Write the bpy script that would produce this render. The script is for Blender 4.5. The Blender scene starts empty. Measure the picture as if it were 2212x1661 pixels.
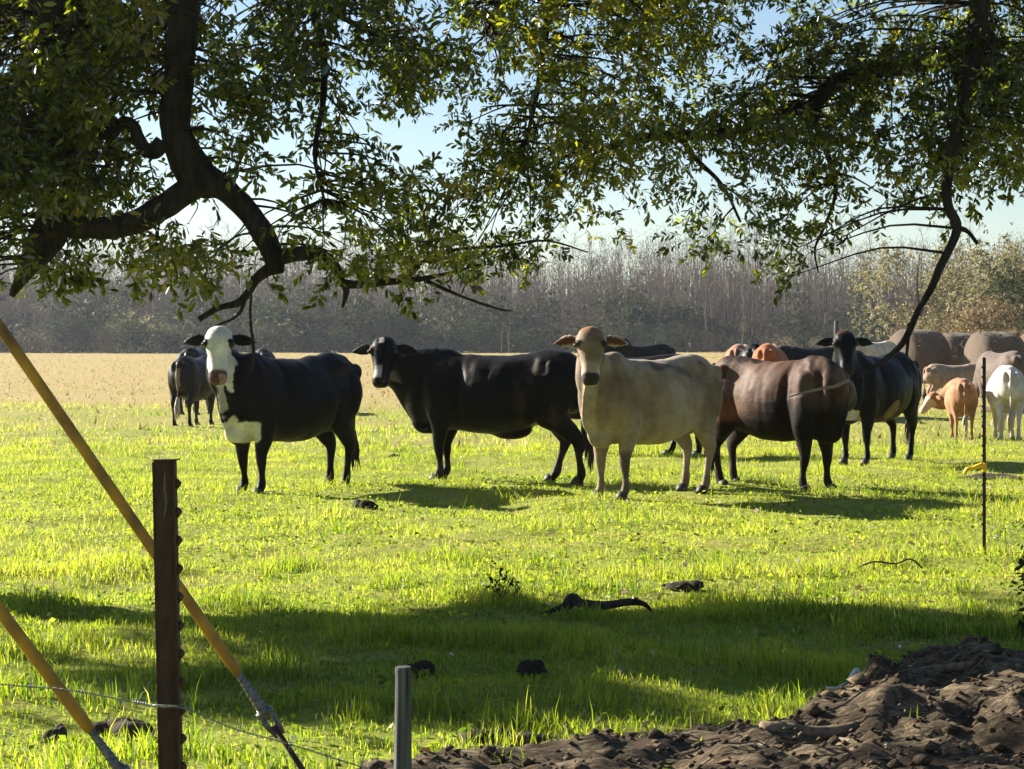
import bpy, math, random
import numpy as np
from mathutils import Vector, Matrix

random.seed(7)
rng = np.random.default_rng(7)
C = bpy.context.scene.collection
SC = bpy.context.scene
R = math.radians

# ------------------------------------------------------------------ camera
F = 4600.0           # focal length in units of the 2212 wide photograph
HOR = 735.0          # horizon row
H = 1.53             # eye height
cam = bpy.data.objects.new('camera', bpy.data.cameras.new('camera'))
C.objects.link(cam)
cam.location = (0, 0, H)
cam.rotation_euler = (R(90), 0, 0)
cam.data.sensor_width = 36.0
cam.data.lens = 36.0 * F / 2212.0
cam.data.shift_y = -(830.5 - HOR) / 2212.0
cam.data.clip_start = 0.1
cam.data.clip_end = 5000
SC.camera = cam

# ------------------------------------------------------------------ sky, sun, exposure
SUN = Vector((-0.775, 0.46, 0.425)).normalized()     # direction towards the sun
world = bpy.data.worlds.new('World')
SC.world = world
world.use_nodes = True
wn = world.node_tree
wn.nodes.clear()
sky = wn.nodes.new('ShaderNodeTexSky')
sky.sky_type = 'NISHITA'
sky.sun_disc = False
sky.sun_elevation = math.asin(SUN.z)
sky.sun_rotation = math.atan2(SUN.x, SUN.y)
sky.air_density = 0.95
sky.dust_density = 0.22
sky.ozone_density = 2.0
bg = wn.nodes.new('ShaderNodeBackground')
bg.inputs['Strength'].default_value = 0.038
wo = wn.nodes.new('ShaderNodeOutputWorld')
wn.links.new(sky.outputs[0], bg.inputs[0])
wn.links.new(bg.outputs[0], wo.inputs[0])
sl = bpy.data.lights.new('sun', 'SUN')
sl.energy = 5.0
sl.angle = R(0.5)
sl.color = (1.0, 0.93, 0.80)
so = bpy.data.objects.new('sun', sl)
C.objects.link(so)
so.location = SUN * 60
so.rotation_euler = SUN.to_track_quat('Z', 'Y').to_euler()
SC.view_settings.view_transform = 'Standard'
SC.view_settings.look = 'None'
SC.view_settings.gamma = 1
SC.view_settings.use_curve_mapping = False
SC.view_settings.exposure = 1.95

# ------------------------------------------------------------------ helpers
def nrm(a):
    a = np.asarray(a, float)
    return a / np.maximum(np.linalg.norm(a, axis=-1, keepdims=True), 1e-9)

def W(px, py, Z):
    """a point at depth Z behind a spot of the 2212 wide photograph"""
    return np.array([(px - 1106.0) * Z / F, Z, H - (py - HOR) * Z / F])

def ZG(py):
    return F * H / (py - HOR)

def hash3(i, j, k):
    v = np.sin(i * 127.1 + j * 311.7 + k * 74.7) * 43758.5453
    return v - np.floor(v)

def vnoise(p, s=1.0, seed=0.0):
    p = np.asarray(p, float) * s + seed
    i = np.floor(p); f = p - i; f = f * f * (3 - 2 * f)
    out = 0
    for a in (0, 1):
        wa = f[..., 0] if a else 1 - f[..., 0]
        for b in (0, 1):
            wb = f[..., 1] if b else 1 - f[..., 1]
            for c in (0, 1):
                wc = f[..., 2] if c else 1 - f[..., 2]
                out = out + wa * wb * wc * hash3(i[..., 0] + a, i[..., 1] + b, i[..., 2] + c)
    return out

def fbm(p, s=1.0, seed=0.0, o=3):
    t = 0; amp = 0.5; tot = 0
    for k in range(o):
        t = t + amp * vnoise(p, s * 2 ** k, seed + 17.3 * k); tot += amp; amp *= 0.5
    return t / tot

def xy3(x, y):
    x = np.asarray(x, float); y = np.asarray(y, float)
    return np.stack([x, y, np.zeros_like(x)], -1)

def sstep(a, b, x):
    t = np.clip((np.asarray(x, float) - a) / (b - a), 0, 1)
    return t * t * (3 - 2 * t)

def ground_z(x, y):
    p = xy3(x, y)
    d = np.asarray(y, float)
    far = sstep(25, 70, d)
    return (fbm(p, 0.35, 3.1) - 0.5) * 0.10 + ((fbm(p, 1.6, 9.1, 2) - 0.5) * 0.09 + (vnoise(p, 3.3, 4.0) - .5) * .035) * (1 - far) + (fbm(p, 0.04, 5.0, 2) - 0.5) * 0.25 * far

def dirt_mask(x, y):
    """1 where the bare root bank lies, bottom right of the pasture"""
    x = np.asarray(x, float); y = np.asarray(y, float)
    edge = np.interp(x, [-1.4, -0.5, 0.1, 0.7, 1.2, 1.55, 1.9, 2.4, 3.5, 6], [6.6, 7.5, 8.05, 8.3, 8.6, 9.2, 10.0, 10.1, 10.2, 10.2])
    edge = edge + (fbm(xy3(x, y), 1.8, 2.2) - 0.5) * 0.9
    return sstep(0.25, -0.15, y - edge) * sstep(-1.7, -0.7, x)

def mesh_obj(name, V, faces, mat=None, parent=None, smooth=False, cols=None, tint=None):
    """faces: list of arrays (M,3)/(M,4) or list of tuples"""
    me = bpy.data.meshes.new(name)
    V = np.asarray(V, np.float32).reshape(-1, 3)
    if isinstance(faces, np.ndarray):
        faces = [faces]
    if len(faces) and not isinstance(faces[0], np.ndarray):
        me.from_pydata([tuple(map(float, v)) for v in V], [], [tuple(int(i) for i in f) for f in faces])
    else:
        idx = np.concatenate([f.reshape(-1) for f in faces]).astype(np.int32)
        tot = np.concatenate([np.full(len(f), f.shape[1], np.int32) for f in faces])
        st = np.concatenate([[0], np.cumsum(tot)[:-1]]).astype(np.int32)
        me.vertices.add(len(V)); me.vertices.foreach_set('co', V.ravel())
        me.loops.add(len(idx)); me.loops.foreach_set('vertex_index', idx)
        me.polygons.add(len(tot)); me.polygons.foreach_set('loop_start', st); me.polygons.foreach_set('loop_total', tot)
        me.update(calc_edges=True)
    if cols is not None:
        a = me.color_attributes.new('coat', 'FLOAT_COLOR', 'POINT')
        cc = np.ones((len(V), 4), np.float32); cc[:, :3] = cols
        a.data.foreach_set('color', cc.ravel())
    if tint is not None:
        a = me.attributes.new('tint', 'FLOAT', 'POINT')
        a.data.foreach_set('value', np.asarray(tint, np.float32))
    if smooth:
        me.polygons.foreach_set('use_smooth', np.ones(len(me.polygons), bool))
    if mat: me.materials.append(mat)
    o = bpy.data.objects.new(name, me)
    C.objects.link(o)
    if parent: o.parent = parent
    return o

class B:
    """collects shapes into one mesh"""
    def __init__(s): s.v = []; s.f = []; s.n = 0; s.t = []
    def add(s, V, Fc, tint=0.5):
        V = np.asarray(V, float)
        for f in Fc: s.f.append(tuple(int(i) + s.n for i in f))
        s.v.append(V); s.n += len(V); s.t.append(np.full(len(V), tint))
    def tube(s, P, r, n=6, ref=(0, 0, 1), hw=None, caps=True, tint=0.5, wob=0.0):
        V, Fc = loft(P, r, r if hw is None else hw, n, ref=ref, caps=caps, wob=wob)
        s.add(V, Fc, tint)
    def box(s, c, size, rot=None, tint=0.5):
        x, y, z = [q / 2 for q in size]
        V = np.array([[-x,-y,-z],[x,-y,-z],[x,y,-z],[-x,y,-z],[-x,-y,z],[x,-y,z],[x,y,z],[-x,y,z]])
        if rot is not None: V = V @ np.array(rot).T
        s.add(V + np.array(c), [(0,3,2,1),(4,5,6,7),(0,1,5,4),(1,2,6,5),(2,3,7,6),(3,0,4,7)], tint)
    def build(s, name, mat, parent=None, smooth=False):
        if not s.v: return None
        return mesh_obj(name, np.concatenate(s.v), s.f, mat, parent, smooth, tint=np.concatenate(s.t))

def smooth_path(P, k=4):
    """Catmull-Rom refinement of an (n,d) array"""
    P = np.asarray(P, float)
    if len(P) < 3: return P
    Q = np.vstack([2 * P[0] - P[1], P, 2 * P[-1] - P[-2]])
    out = []
    for i in range(len(P) - 1):
        p0, p1, p2, p3 = Q[i:i + 4]
        for t in np.arange(k) / k:
            out.append(0.5 * ((2 * p1) + (-p0 + p2) * t + (2 * p0 - 5 * p1 + 4 * p2 - p3) * t * t + (-p0 + 3 * p1 - 3 * p2 + p3) * t ** 3))
    out.append(P[-1])
    return np.array(out)

def loft(P, hh, hw, n=12, ref=(0, 0, 1), e=2.0, caps=True, wob=0.0):
    P = np.asarray(P, float); m = len(P)
    hh = np.broadcast_to(np.asarray(hh, float), (m,)); hw = np.broadcast_to(np.asarray(hw, float), (m,))
    T = nrm(np.gradient(P, axis=0))
    ref = np.asarray(ref, float)
    ref = np.broadcast_to(ref, (m, 3))
    alt = np.array([1.0, 0.02, 0.03])
    U = ref - T * np.sum(T * ref, 1, keepdims=True)
    bad = np.linalg.norm(U, axis=1) < 0.15
    if bad.any():
        U2 = alt - T * np.sum(T * alt, 1, keepdims=True)
        if bad.mean() > 0.3: U = U2
        else: U[bad] = U2[bad]
    U = nrm(U); Vv = np.cross(T, U)
    a = np.linspace(0, 2 * np.pi, n, endpoint=False)
    ca = np.sign(np.cos(a)) * np.abs(np.cos(a)) ** (2 / e); sa = np.sign(np.sin(a)) * np.abs(np.sin(a)) ** (2 / e)
    V = P[:, None] + U[:, None] * (hh[:, None] * ca)[..., None] + Vv[:, None] * (hw[:, None] * sa)[..., None]
    if wob:
        nz = fbm(V * 1.0, 9.0, 4.4, 2) - 0.5
        V = P[:, None] + (V - P[:, None]) * (1 + wob * 2 * nz)[..., None]
    V = V.reshape(-1, 3)
    Fc = []
    for i in range(m - 1):
        for j in range(n):
            k = (j + 1) % n
            Fc.append((i * n + j, i * n + k, (i + 1) * n + k, (i + 1) * n + j))
    if caps:
        V = np.vstack([V, P[0], P[-1]]); c0 = m * n; c1 = c0 + 1
        for j in range(n):
            k = (j + 1) % n
            Fc.append((c0, k, j)); Fc.append((c1, (m - 1) * n + j, (m - 1) * n + k))
    return V, Fc

def tag(o, label=None, cat=None, group=None, kind=None):
    if label: o['label'] = label
    if cat: o['category'] = cat
    if group: o['group'] = group
    if kind: o['kind'] = kind
    return o

def thing(name, loc, label, cat, rz=0, group=None, scale=1):
    o = bpy.data.objects.new(name, None); C.objects.link(o)
    o.empty_display_size = 0.1
    o.location = tuple(map(float, loc)); o.rotation_euler = (0, 0, rz); o.scale = (scale,) * 3
    return tag(o, label, cat, group)

def dup(root, loc, rz=0, scale=1, label=None):
    r = root.copy(); C.objects.link(r)
    r.location = tuple(map(float, loc)); r.rotation_euler = (0, 0, rz)
    r.scale = scale if isinstance(scale, tuple) else (scale,) * 3
    if label: r['label'] = label
    for ch in root.children:
        c = ch.copy(); C.objects.link(c); c.parent = r
        for g in ch.children:
            d = g.copy(); C.objects.link(d); d.parent = c
    return r

# ------------------------------------------------------------------ materials
class NT:
    def __init__(s, name):
        s.m = bpy.data.materials.new(name); s.m.use_nodes = True
        s.t = s.m.node_tree; s.t.nodes.clear()
        s.out = s.n('OutputMaterial')
    def n(s, kind, **kw):
        nd = s.t.nodes.new('ShaderNode' + kind)
        for k, v in kw.items():
            if k in nd.inputs: nd.inputs[k].default_value = v
            else: setattr(nd, k, v)
        return nd
    def l(s, a, b): s.t.links.new(a, b)
    def ramp(s, fac, stops):
        r = s.n('ValToRGB'); s.l(fac, r.inputs[0])
        el = r.color_ramp.elements
        while len(el) < len(stops): el.new(0.5)
        for e, (p, c) in zip(el, stops):
            e.position = p; e.color = (*c, 1)
        return r.outputs[0]
    def mix(s, fac, a, b, mode='MIX'):
        m = s.n('Mix', data_type='RGBA', blend_type=mode)
        for sock, v in ((m.inputs[0], fac), (m.inputs[6], a), (m.inputs[7], b)):
            if isinstance(v, bpy.types.NodeSocket): s.l(v, sock)
            elif isinstance(v, tuple): sock.default_value = (*v, 1)
            else: sock.default_value = v
        return m.outputs[2]
    def noise(s, scale, detail=4, vec=None, rough=0.55):
        nz = s.n('TexNoise', Scale=scale, Detail=detail, Roughness=rough)
        if vec: s.l(vec, nz.inputs['Vector'])
        return nz.outputs['Fac']
    def bump(s, hgt, strength=0.3, dist=0.02):
        b = s.n('Bump', Strength=strength, Distance=dist); s.l(hgt, b.inputs['Height'])
        return b.outputs[0]
    def math(s, op, a, b=None):
        m = s.n('Math', operation=op)
        for i, v in enumerate((a, b)):
            if v is None: continue
            if isinstance(v, bpy.types.NodeSocket): s.l(v, m.inputs[i])
            else: m.inputs[i].default_value = v
        return m.outputs[0]
    def maprange(s, v, a, b, c=0.0, d=1.0):
        m = s.n('MapRange'); s.l(v, m.inputs[0])
        for i, q in enumerate((a, b, c, d)): m.inputs[i + 1].default_value = q
        return m.outputs[0]
    def coords(s, kind='Object', scale=None):
        tc = s.n('TexCoord'); o = tc.outputs[kind]
        if scale:
            mp = s.n('Mapping'); s.l(o, mp.inputs[0]); mp.inputs['Scale'].default_value = scale; o = mp.outputs[0]
        return o
    def surf(s, color, rough=0.8, normal=None, metal=0.0, spec=0.5, transl=None, tfac=0.4, sheen=0.0):
        p = s.n('BsdfPrincipled', Roughness=rough, Metallic=metal)
        p.inputs['Specular IOR Level'].default_value = spec
        p.inputs['Sheen Weight'].default_value = sheen
        if isinstance(color, tuple): p.inputs['Base Color'].default_value = (*color, 1)
        else: s.l(color, p.inputs['Base Color'])
        if normal: s.l(normal, p.inputs['Normal'])
        o = p.outputs[0]
        if transl is not None:
            t = s.n('BsdfTranslucent')
            if isinstance(transl, tuple): t.inputs[0].default_value = (*transl, 1)
            else: s.l(transl, t.inputs[0])
            m = s.n('MixShader'); m.inputs[0].default_value = tfac
            s.l(o, m.inputs[1]); s.l(t.outputs[0], m.inputs[2]); o = m.outputs[0]
        s.l(o, s.out.inputs[0])
        return s.m

def tint_out(nt):
    a = nt.n('Attribute'); a.attribute_name = 'tint'
    return a.outputs['Fac']

def simple(name, c1, c2, scale=20, rough=0.8, bump=0.3, metal=0.0, spec=0.4, stretch=None, dist=0.01):
    nt = NT(name)
    v = nt.coords('Object', stretch)
    nz = nt.noise(scale, 6, v)
    col = nt.ramp(nz, [(0.3, c1), (0.7, c2)])
    return nt.surf(col, rough, nt.bump(nz, bump, dist), metal, spec)

def leaf_mat(name, stops, tstops, tfac=0.4, rough=0.45, spec=0.5):
    nt = NT(name); t = tint_out(nt)
    return nt.surf(nt.ramp(t, stops), rough, spec=spec, transl=nt.ramp(t, tstops), tfac=tfac)

M = {}
M['bark'] = simple('oak_bark', (0.010, 0.008, 0.007), (0.050, 0.039, 0.031), 9, 0.92, 0.9, stretch=(2.2, 2.2, 0.5), dist=0.03, spec=0.2)
M['oak_leaf'] = leaf_mat('oak_leaf', [(0.0, (0.010, 0.016, 0.005)), (0.5, (0.028, 0.040, 0.008)), (0.9, (0.075, 0.092, 0.014)), (1.0, (0.13, 0.10, 0.03))],
                         [(0.0, (0.07, 0.105, 0.006)), (0.5, (0.26, 0.31, 0.010)), (0.9, (0.62, 0.62, 0.02)), (1.0, (0.55, 0.42, 0.04))], 0.46, 0.25, 0.9)
M['grass'] = leaf_mat('grass_blade', [(0.0, (0.032, 0.062, 0.007)), (0.45, (0.125, 0.180, 0.016)), (0.8, (0.23, 0.255, 0.035)), (1.0, (0.38, 0.32, 0.15))],
                      [(0.0, (0.10, 0.22, 0.010)), (0.45, (0.44, 0.54, 0.022)), (0.8, (0.64, 0.64, 0.07)), (1.0, (0.50, 0.42, 0.18))], 0.52, 0.6, 0.25)
M['straw'] = leaf_mat('dry_grass_blade', [(0, (0.12, 0.11, 0.04)), (0.5, (0.25, 0.175, 0.085)), (1, (0.36, 0.265, 0.145))],
                      [(0, (0.22, 0.22, 0.07)), (0.5, (0.38, 0.29, 0.15)), (1, (0.5, 0.40, 0.25))], 0.4, 0.7, 0.2)
M['white_petal'] = leaf_mat('white_petal', [(0, (0.7, 0.7, 0.68)), (1, (0.85, 0.85, 0.82))], [(0, (0.7, 0.7, 0.65)), (1, (0.8, 0.8, 0.8))], 0.3, 0.6, 0.3)
M['dead_leaf'] = leaf_mat('dead_leaf', [(0, (0.10, 0.055, 0.03)), (0.6, (0.24, 0.15, 0.09)), (1, (0.42, 0.33, 0.25))], [(0, (0.12, 0.06, 0.02)), (1, (0.3, 0.2, 0.1))], 0.2, 0.6, 0.4)
M['evergreen'] = leaf_mat('evergreen_leaf', [(0, (0.009, 0.016, 0.008)), (0.6, (0.026, 0.038, 0.015)), (1, (0.075, 0.090, 0.032))], [(0, (0.02, 0.034, 0.008)), (1, (0.09, 0.11, 0.02))], 0.28, 0.7, 0.15)
M['thicket'] = leaf_mat('brown_thicket', [(0, (0.035, 0.027, 0.018)), (1, (0.11, 0.085, 0.055))], [(0, (0.04, 0.03, 0.02)), (1, (0.10, 0.08, 0.04))], 0.25, 0.8, 0.1)
M['yellow_leaf'] = leaf_mat('pale_leaf', [(0, (0.07, 0.072, 0.035)), (0.6, (0.15, 0.145, 0.075)), (1, (0.30, 0.25, 0.16))], [(0, (0.14, 0.14, 0.05)), (1, (0.36, 0.31, 0.16))], 0.45, 0.6, 0.4)
M['rusty_leaf'] = leaf_mat('rusty_leaf', [(0, (0.10, 0.075, 0.04)), (1, (0.22, 0.16, 0.085))], [(0, (0.13, 0.095, 0.04)), (1, (0.26, 0.18, 0.08))], 0.4, 0.6, 0.4)
M['twig'] = simple('bare_twig', (0.078, 0.059, 0.045), (0.142, 0.108, 0.083), 0.6, 0.9, 0.0, spec=0.1)
M['pale_twig'] = simple('pale_dead_and_sunlit_wood', (0.12, 0.093, 0.066), (0.38, 0.31, 0.22), 3, 0.9, 0.2, spec=0.1)
M['soil'] = simple('dark_soil', (0.018, 0.013, 0.010), (0.075, 0.055, 0.038), 14, 0.95, 0.9, dist=0.02, spec=0.15)
M['dung'] = simple('dark_dung', (0.012, 0.009, 0.006), (0.035, 0.025, 0.016), 30, 0.9, 0.8, spec=0.2)
M['rust'] = simple('rusty_steel', (0.018, 0.009, 0.007), (0.060, 0.026, 0.018), 60, 0.75, 0.35, spec=0.35, stretch=(1, 1, 0.35), dist=0.002)
M['worn_paint'] = simple('worn_pale_paint', (0.03, 0.02, 0.016), (0.15, 0.125, 0.10), 55, 0.8, 0.2, stretch=(1.5, 1, 0.25), dist=0.001)
M['grey_wood'] = simple('weathered_wood', (0.016, 0.016, 0.017), (0.13, 0.13, 0.135), 26, 0.95, 0.9, stretch=(3, 3, 0.10), dist=0.008, spec=0.1)
M['yellow'] = simple('yellow_plastic', (0.13, 0.070, 0.016), (0.47, 0.235, 0.014), 9, 0.6, 0.25, spec=0.35, stretch=(1, 1, 0.6))
M['steel'] = simple('galvanised_steel', (0.07, 0.07, 0.072), (0.19, 0.19, 0.19), 60, 0.5, 0.2, metal=0.6, dist=0.002)
M['wire'] = simple('wire_steel', (0.12, 0.12, 0.115), (0.30, 0.30, 0.29), 80, 0.5, 0.1, metal=0.7, dist=0.001)
M['bright_yellow'] = simple('bright_yellow_plastic', (0.75, 0.42, 0.01), (0.85, 0.52, 0.02), 20, 0.5, 0.05)
M['hoof'] = simple('hoof_horn', (0.015, 0.012, 0.010), (0.04, 0.03, 0.025), 20, 0.6, 0.2)
M['eye'] = simple('cow_eye', (0.004, 0.003, 0.003), (0.008, 0.006, 0.005), 5, 0.12, 0.0, spec=0.6)
M['tail_hair'] = simple('dark_tail_hair', (0.010, 0.008, 0.007), (0.03, 0.022, 0.018), 40, 0.7, 0.5, stretch=(6, 6, 0.6), spec=0.3)
M['pale_hair'] = simple('pale_tail_hair', (0.30, 0.24, 0.17), (0.55, 0.46, 0.36), 40, 0.8, 0.5, stretch=(6, 6, 0.6), spec=0.2)

# hay
nt = NT('weathered_hay'); v = nt.coords('Object'); mp = nt.n('Mapping'); nt.l(v, mp.inputs[0]); mp.inputs['Scale'].default_value = (6, 40, 40)
nz = nt.noise(2.2, 10, mp.outputs[0], 0.8); n2 = nt.noise(2.0, 3, v)
colh = nt.mix(n2, nt.ramp(nz, [(0.3, (0.035, 0.024, 0.017)), (0.7, (0.20, 0.142, 0.098))]), (0.075, 0.053, 0.038))
M['hay'] = nt.surf(colh, 0.95, nt.bump(nz, 0.8, 0.03), spec=0.1, sheen=0.2)

# coats: colour comes from the painted coat attribute, hair grain from noise
def coat_mat(name, rough, spec, sheen):   # short hair catches the light at the edges
    nt = NT(name)
    a = nt.n('Attribute'); a.attribute_name = 'coat'
    v = nt.coords('Object')
    g = nt.noise(26, 6, nt.coords('Object', (0.5, 1.4, 1.0)), 0.65)
    big = nt.noise(5, 3, v)
    c = nt.mix(1.0, a.outputs['Color'], nt.ramp(g, [(0.3, (0.84, 0.84, 0.84)), (0.72, (1.14, 1.13, 1.12))]), 'MULTIPLY')
    c = nt.mix(1.0, c, nt.ramp(big, [(0.3, (0.70, 0.67, 0.64)), (0.7, (1.2, 1.2, 1.2))]), 'MULTIPLY')
    h = nt.mix(0.45, g, big)
    return nt.surf(c, rough, nt.bump(h, 0.55, 0.02), spec=spec, sheen=sheen)
M['coat_black'] = coat_mat('sleek_coat', 0.44, 0.075, 0.012)
M['coat_brown'] = coat_mat('brown_coat', 0.6, 0.10, 0.0)
M['coat_pale'] = coat_mat('matt_coat', 0.72, 0.15, 0.12)

# pasture ground
nt = NT('pasture')
geo = nt.n('NewGeometry')
sep = nt.n('SeparateXYZ'); nt.l(geo.outputs['Position'], sep.inputs[0])
mpa = nt.n('Mapping'); nt.l(geo.outputs['Position'], mpa.inputs[0]); mpa.inputs['Scale'].default_value = (0.35, 1, 1)
fine = nt.noise(14, 8, geo.outputs['Position'], 0.7)
med = nt.noise(1.3, 6, geo.outputs['Position'], 0.65)
lay = nt.noise(0.12, 6, mpa.outputs[0], 0.6)
green = nt.ramp(fine, [(0.25, (0.07, 0.090, 0.014)), (0.5, (0.20, 0.23, 0.032)), (0.75, (0.31, 0.32, 0.06))])
straw = nt.ramp(fine, [(0.25, (0.16, 0.115, 0.045)), (0.5, (0.31, 0.228, 0.098)), (0.75, (0.43, 0.33, 0.16))])
yy = nt.math('ADD', sep.outputs['Y'], nt.math('MULTIPLY', nt.math('SUBTRACT', lay, 0.5), 85.0))
dry = nt.math('MULTIPLY', nt.maprange(yy, 18, 66), nt.maprange(med, 0.30, 0.55, 0.55, 1.0))
drypatch = nt.maprange(nt.math('ADD', med, lay), 1.02, 1.25, 0, 0.55)
col = nt.mix(nt.math('MAXIMUM', dry, drypatch), green, straw)
wear = nt.maprange(med, 0.62, 0.74, 0, 0.7)
col = nt.mix(wear, col, (0.07, 0.055, 0.03))
M['pasture'] = nt.surf(col, 0.95, nt.bump(nt.mix(0.5, fine, med), 0.9, 0.06), spec=0.1)

# ------------------------------------------------------------------ large structure: ground
xs = np.unique(np.concatenate([np.linspace(-520, -60, 24), np.linspace(-60, -12, 49), np.linspace(-12, 12, 193), np.linspace(12, 60, 49), np.linspace(60, 520, 24)]))
ys = np.unique(np.concatenate([np.linspace(-60, 4, 17), np.linspace(4, 30, 209), np.linspace(30, 80, 140), np.linspace(80, 320, 120), np.linspace(320, 700, 20)]))
X, Y = np.meshgrid(xs, ys)
GZ = ground_z(X, Y)
V = np.stack([X, Y, GZ], -1).reshape(-1, 3)
nx = len(xs); ny = len(ys)
ii = (np.arange(ny - 1)[:, None] * nx + np.arange(nx - 1)[None]).reshape(-1)
Q = np.stack([ii, ii + 1, ii + nx + 1, ii + nx], 1)
tag(mesh_obj('ground', V, Q, M['pasture'], smooth=True), kind='structure')

def gz(x, y):
    return float(ground_z(np.array([x]), np.array([y]))[0])

# bank of bare soil and matted roots
bx = np.arange(-1.8, 6.0, 0.03); by = np.arange(5.6, 11.2, 0.03)
BX, BY = np.meshgrid(bx, by)
def bank_h(x, y):
    m = dirt_mask(x, y)
    p = xy3(x, y)
    pr = np.stack([np.asarray(x) * 0.8 + np.asarray(y) * 0.25, np.asarray(y) * 1.1, np.zeros_like(np.asarray(x, float))], -1)
    ridge = 1 - np.abs(2 * fbm(pr, 1.55, 6.2, 3) - 1)
    rise = 0.02 + 0.09 * sstep(0.3, 2.4, x)
    clod = fbm(p, 4.2, 1.7, 4)
    hump = 0.07 * np.exp(-(((np.asarray(x) - 1.9) / 0.55) ** 2 + ((np.asarray(y) - 9.15) / 0.4) ** 2))
    hump = hump + 0.05 * np.exp(-(((np.asarray(x) - 1.35) / 0.3) ** 2 + ((np.asarray(y) - 8.3) / 0.3) ** 2))
    return ground_z(x, y) - 0.035 + m * (0.02 + rise * ridge ** 2.2 * 1.15 + hump + (0.12 + 0.12 * sstep(0, 1.5, x)) * (clod - 0.40) + 0.05 * np.abs(vnoise(p, 13.0, 2.0) - .5))
BZ = bank_h(BX, BY)
V = np.stack([BX, BY, BZ], -1).reshape(-1, 3)
nbx = len(bx); nby = len(by)
ii = (np.arange(nby - 1)[:, None] * nbx + np.arange(nbx - 1)[None]).reshape(-1)
Q = np.stack([ii, ii + 1, ii + nbx + 1, ii + nbx], 1)
keep = dirt_mask(BX, BY).reshape(-1)[ii] > 0.02
nt = NT('root_bank')
v = nt.coords('Object', (0.9, 1.2, 1.2))
f1 = nt.noise(7, 8, v, 0.7); f2 = nt.noise(45, 6, nt.coords('Object', (0.35, 1.5, 1)), 0.7)
c = nt.ramp(nt.mix(0.5, f1, f2), [(0.34, (0.012, 0.009, 0.007)), (0.5, (0.075, 0.055, 0.034)), (0.62, (0.26, 0.20, 0.125))])
M['bank'] = nt.surf(c, 0.95, nt.bump(nt.mix(0.6, f1, f2), 1.0, 0.03), spec=0.15)
tag(mesh_obj('dirt_bank', V, Q[keep], M['bank'], smooth=True), kind='structure')

# ------------------------------------------------------------------ cattle
def add_part(parts, V, Fc): parts.append((np.asarray(V, float), Fc))

def ellipsoid(c, r, n=14, m=9):
    th = np.linspace(0, np.pi, m + 2)[1:-1]
    P = np.stack([np.zeros(m), np.zeros(m), np.cos(th)], 1)
    V, Fc = loft(np.stack([np.zeros(m), np.zeros(m), np.cos(th)], 1), np.sin(th), np.sin(th), n, ref=(1, 0, 0))
    return V * np.array(r) + np.array(c), Fc

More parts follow.
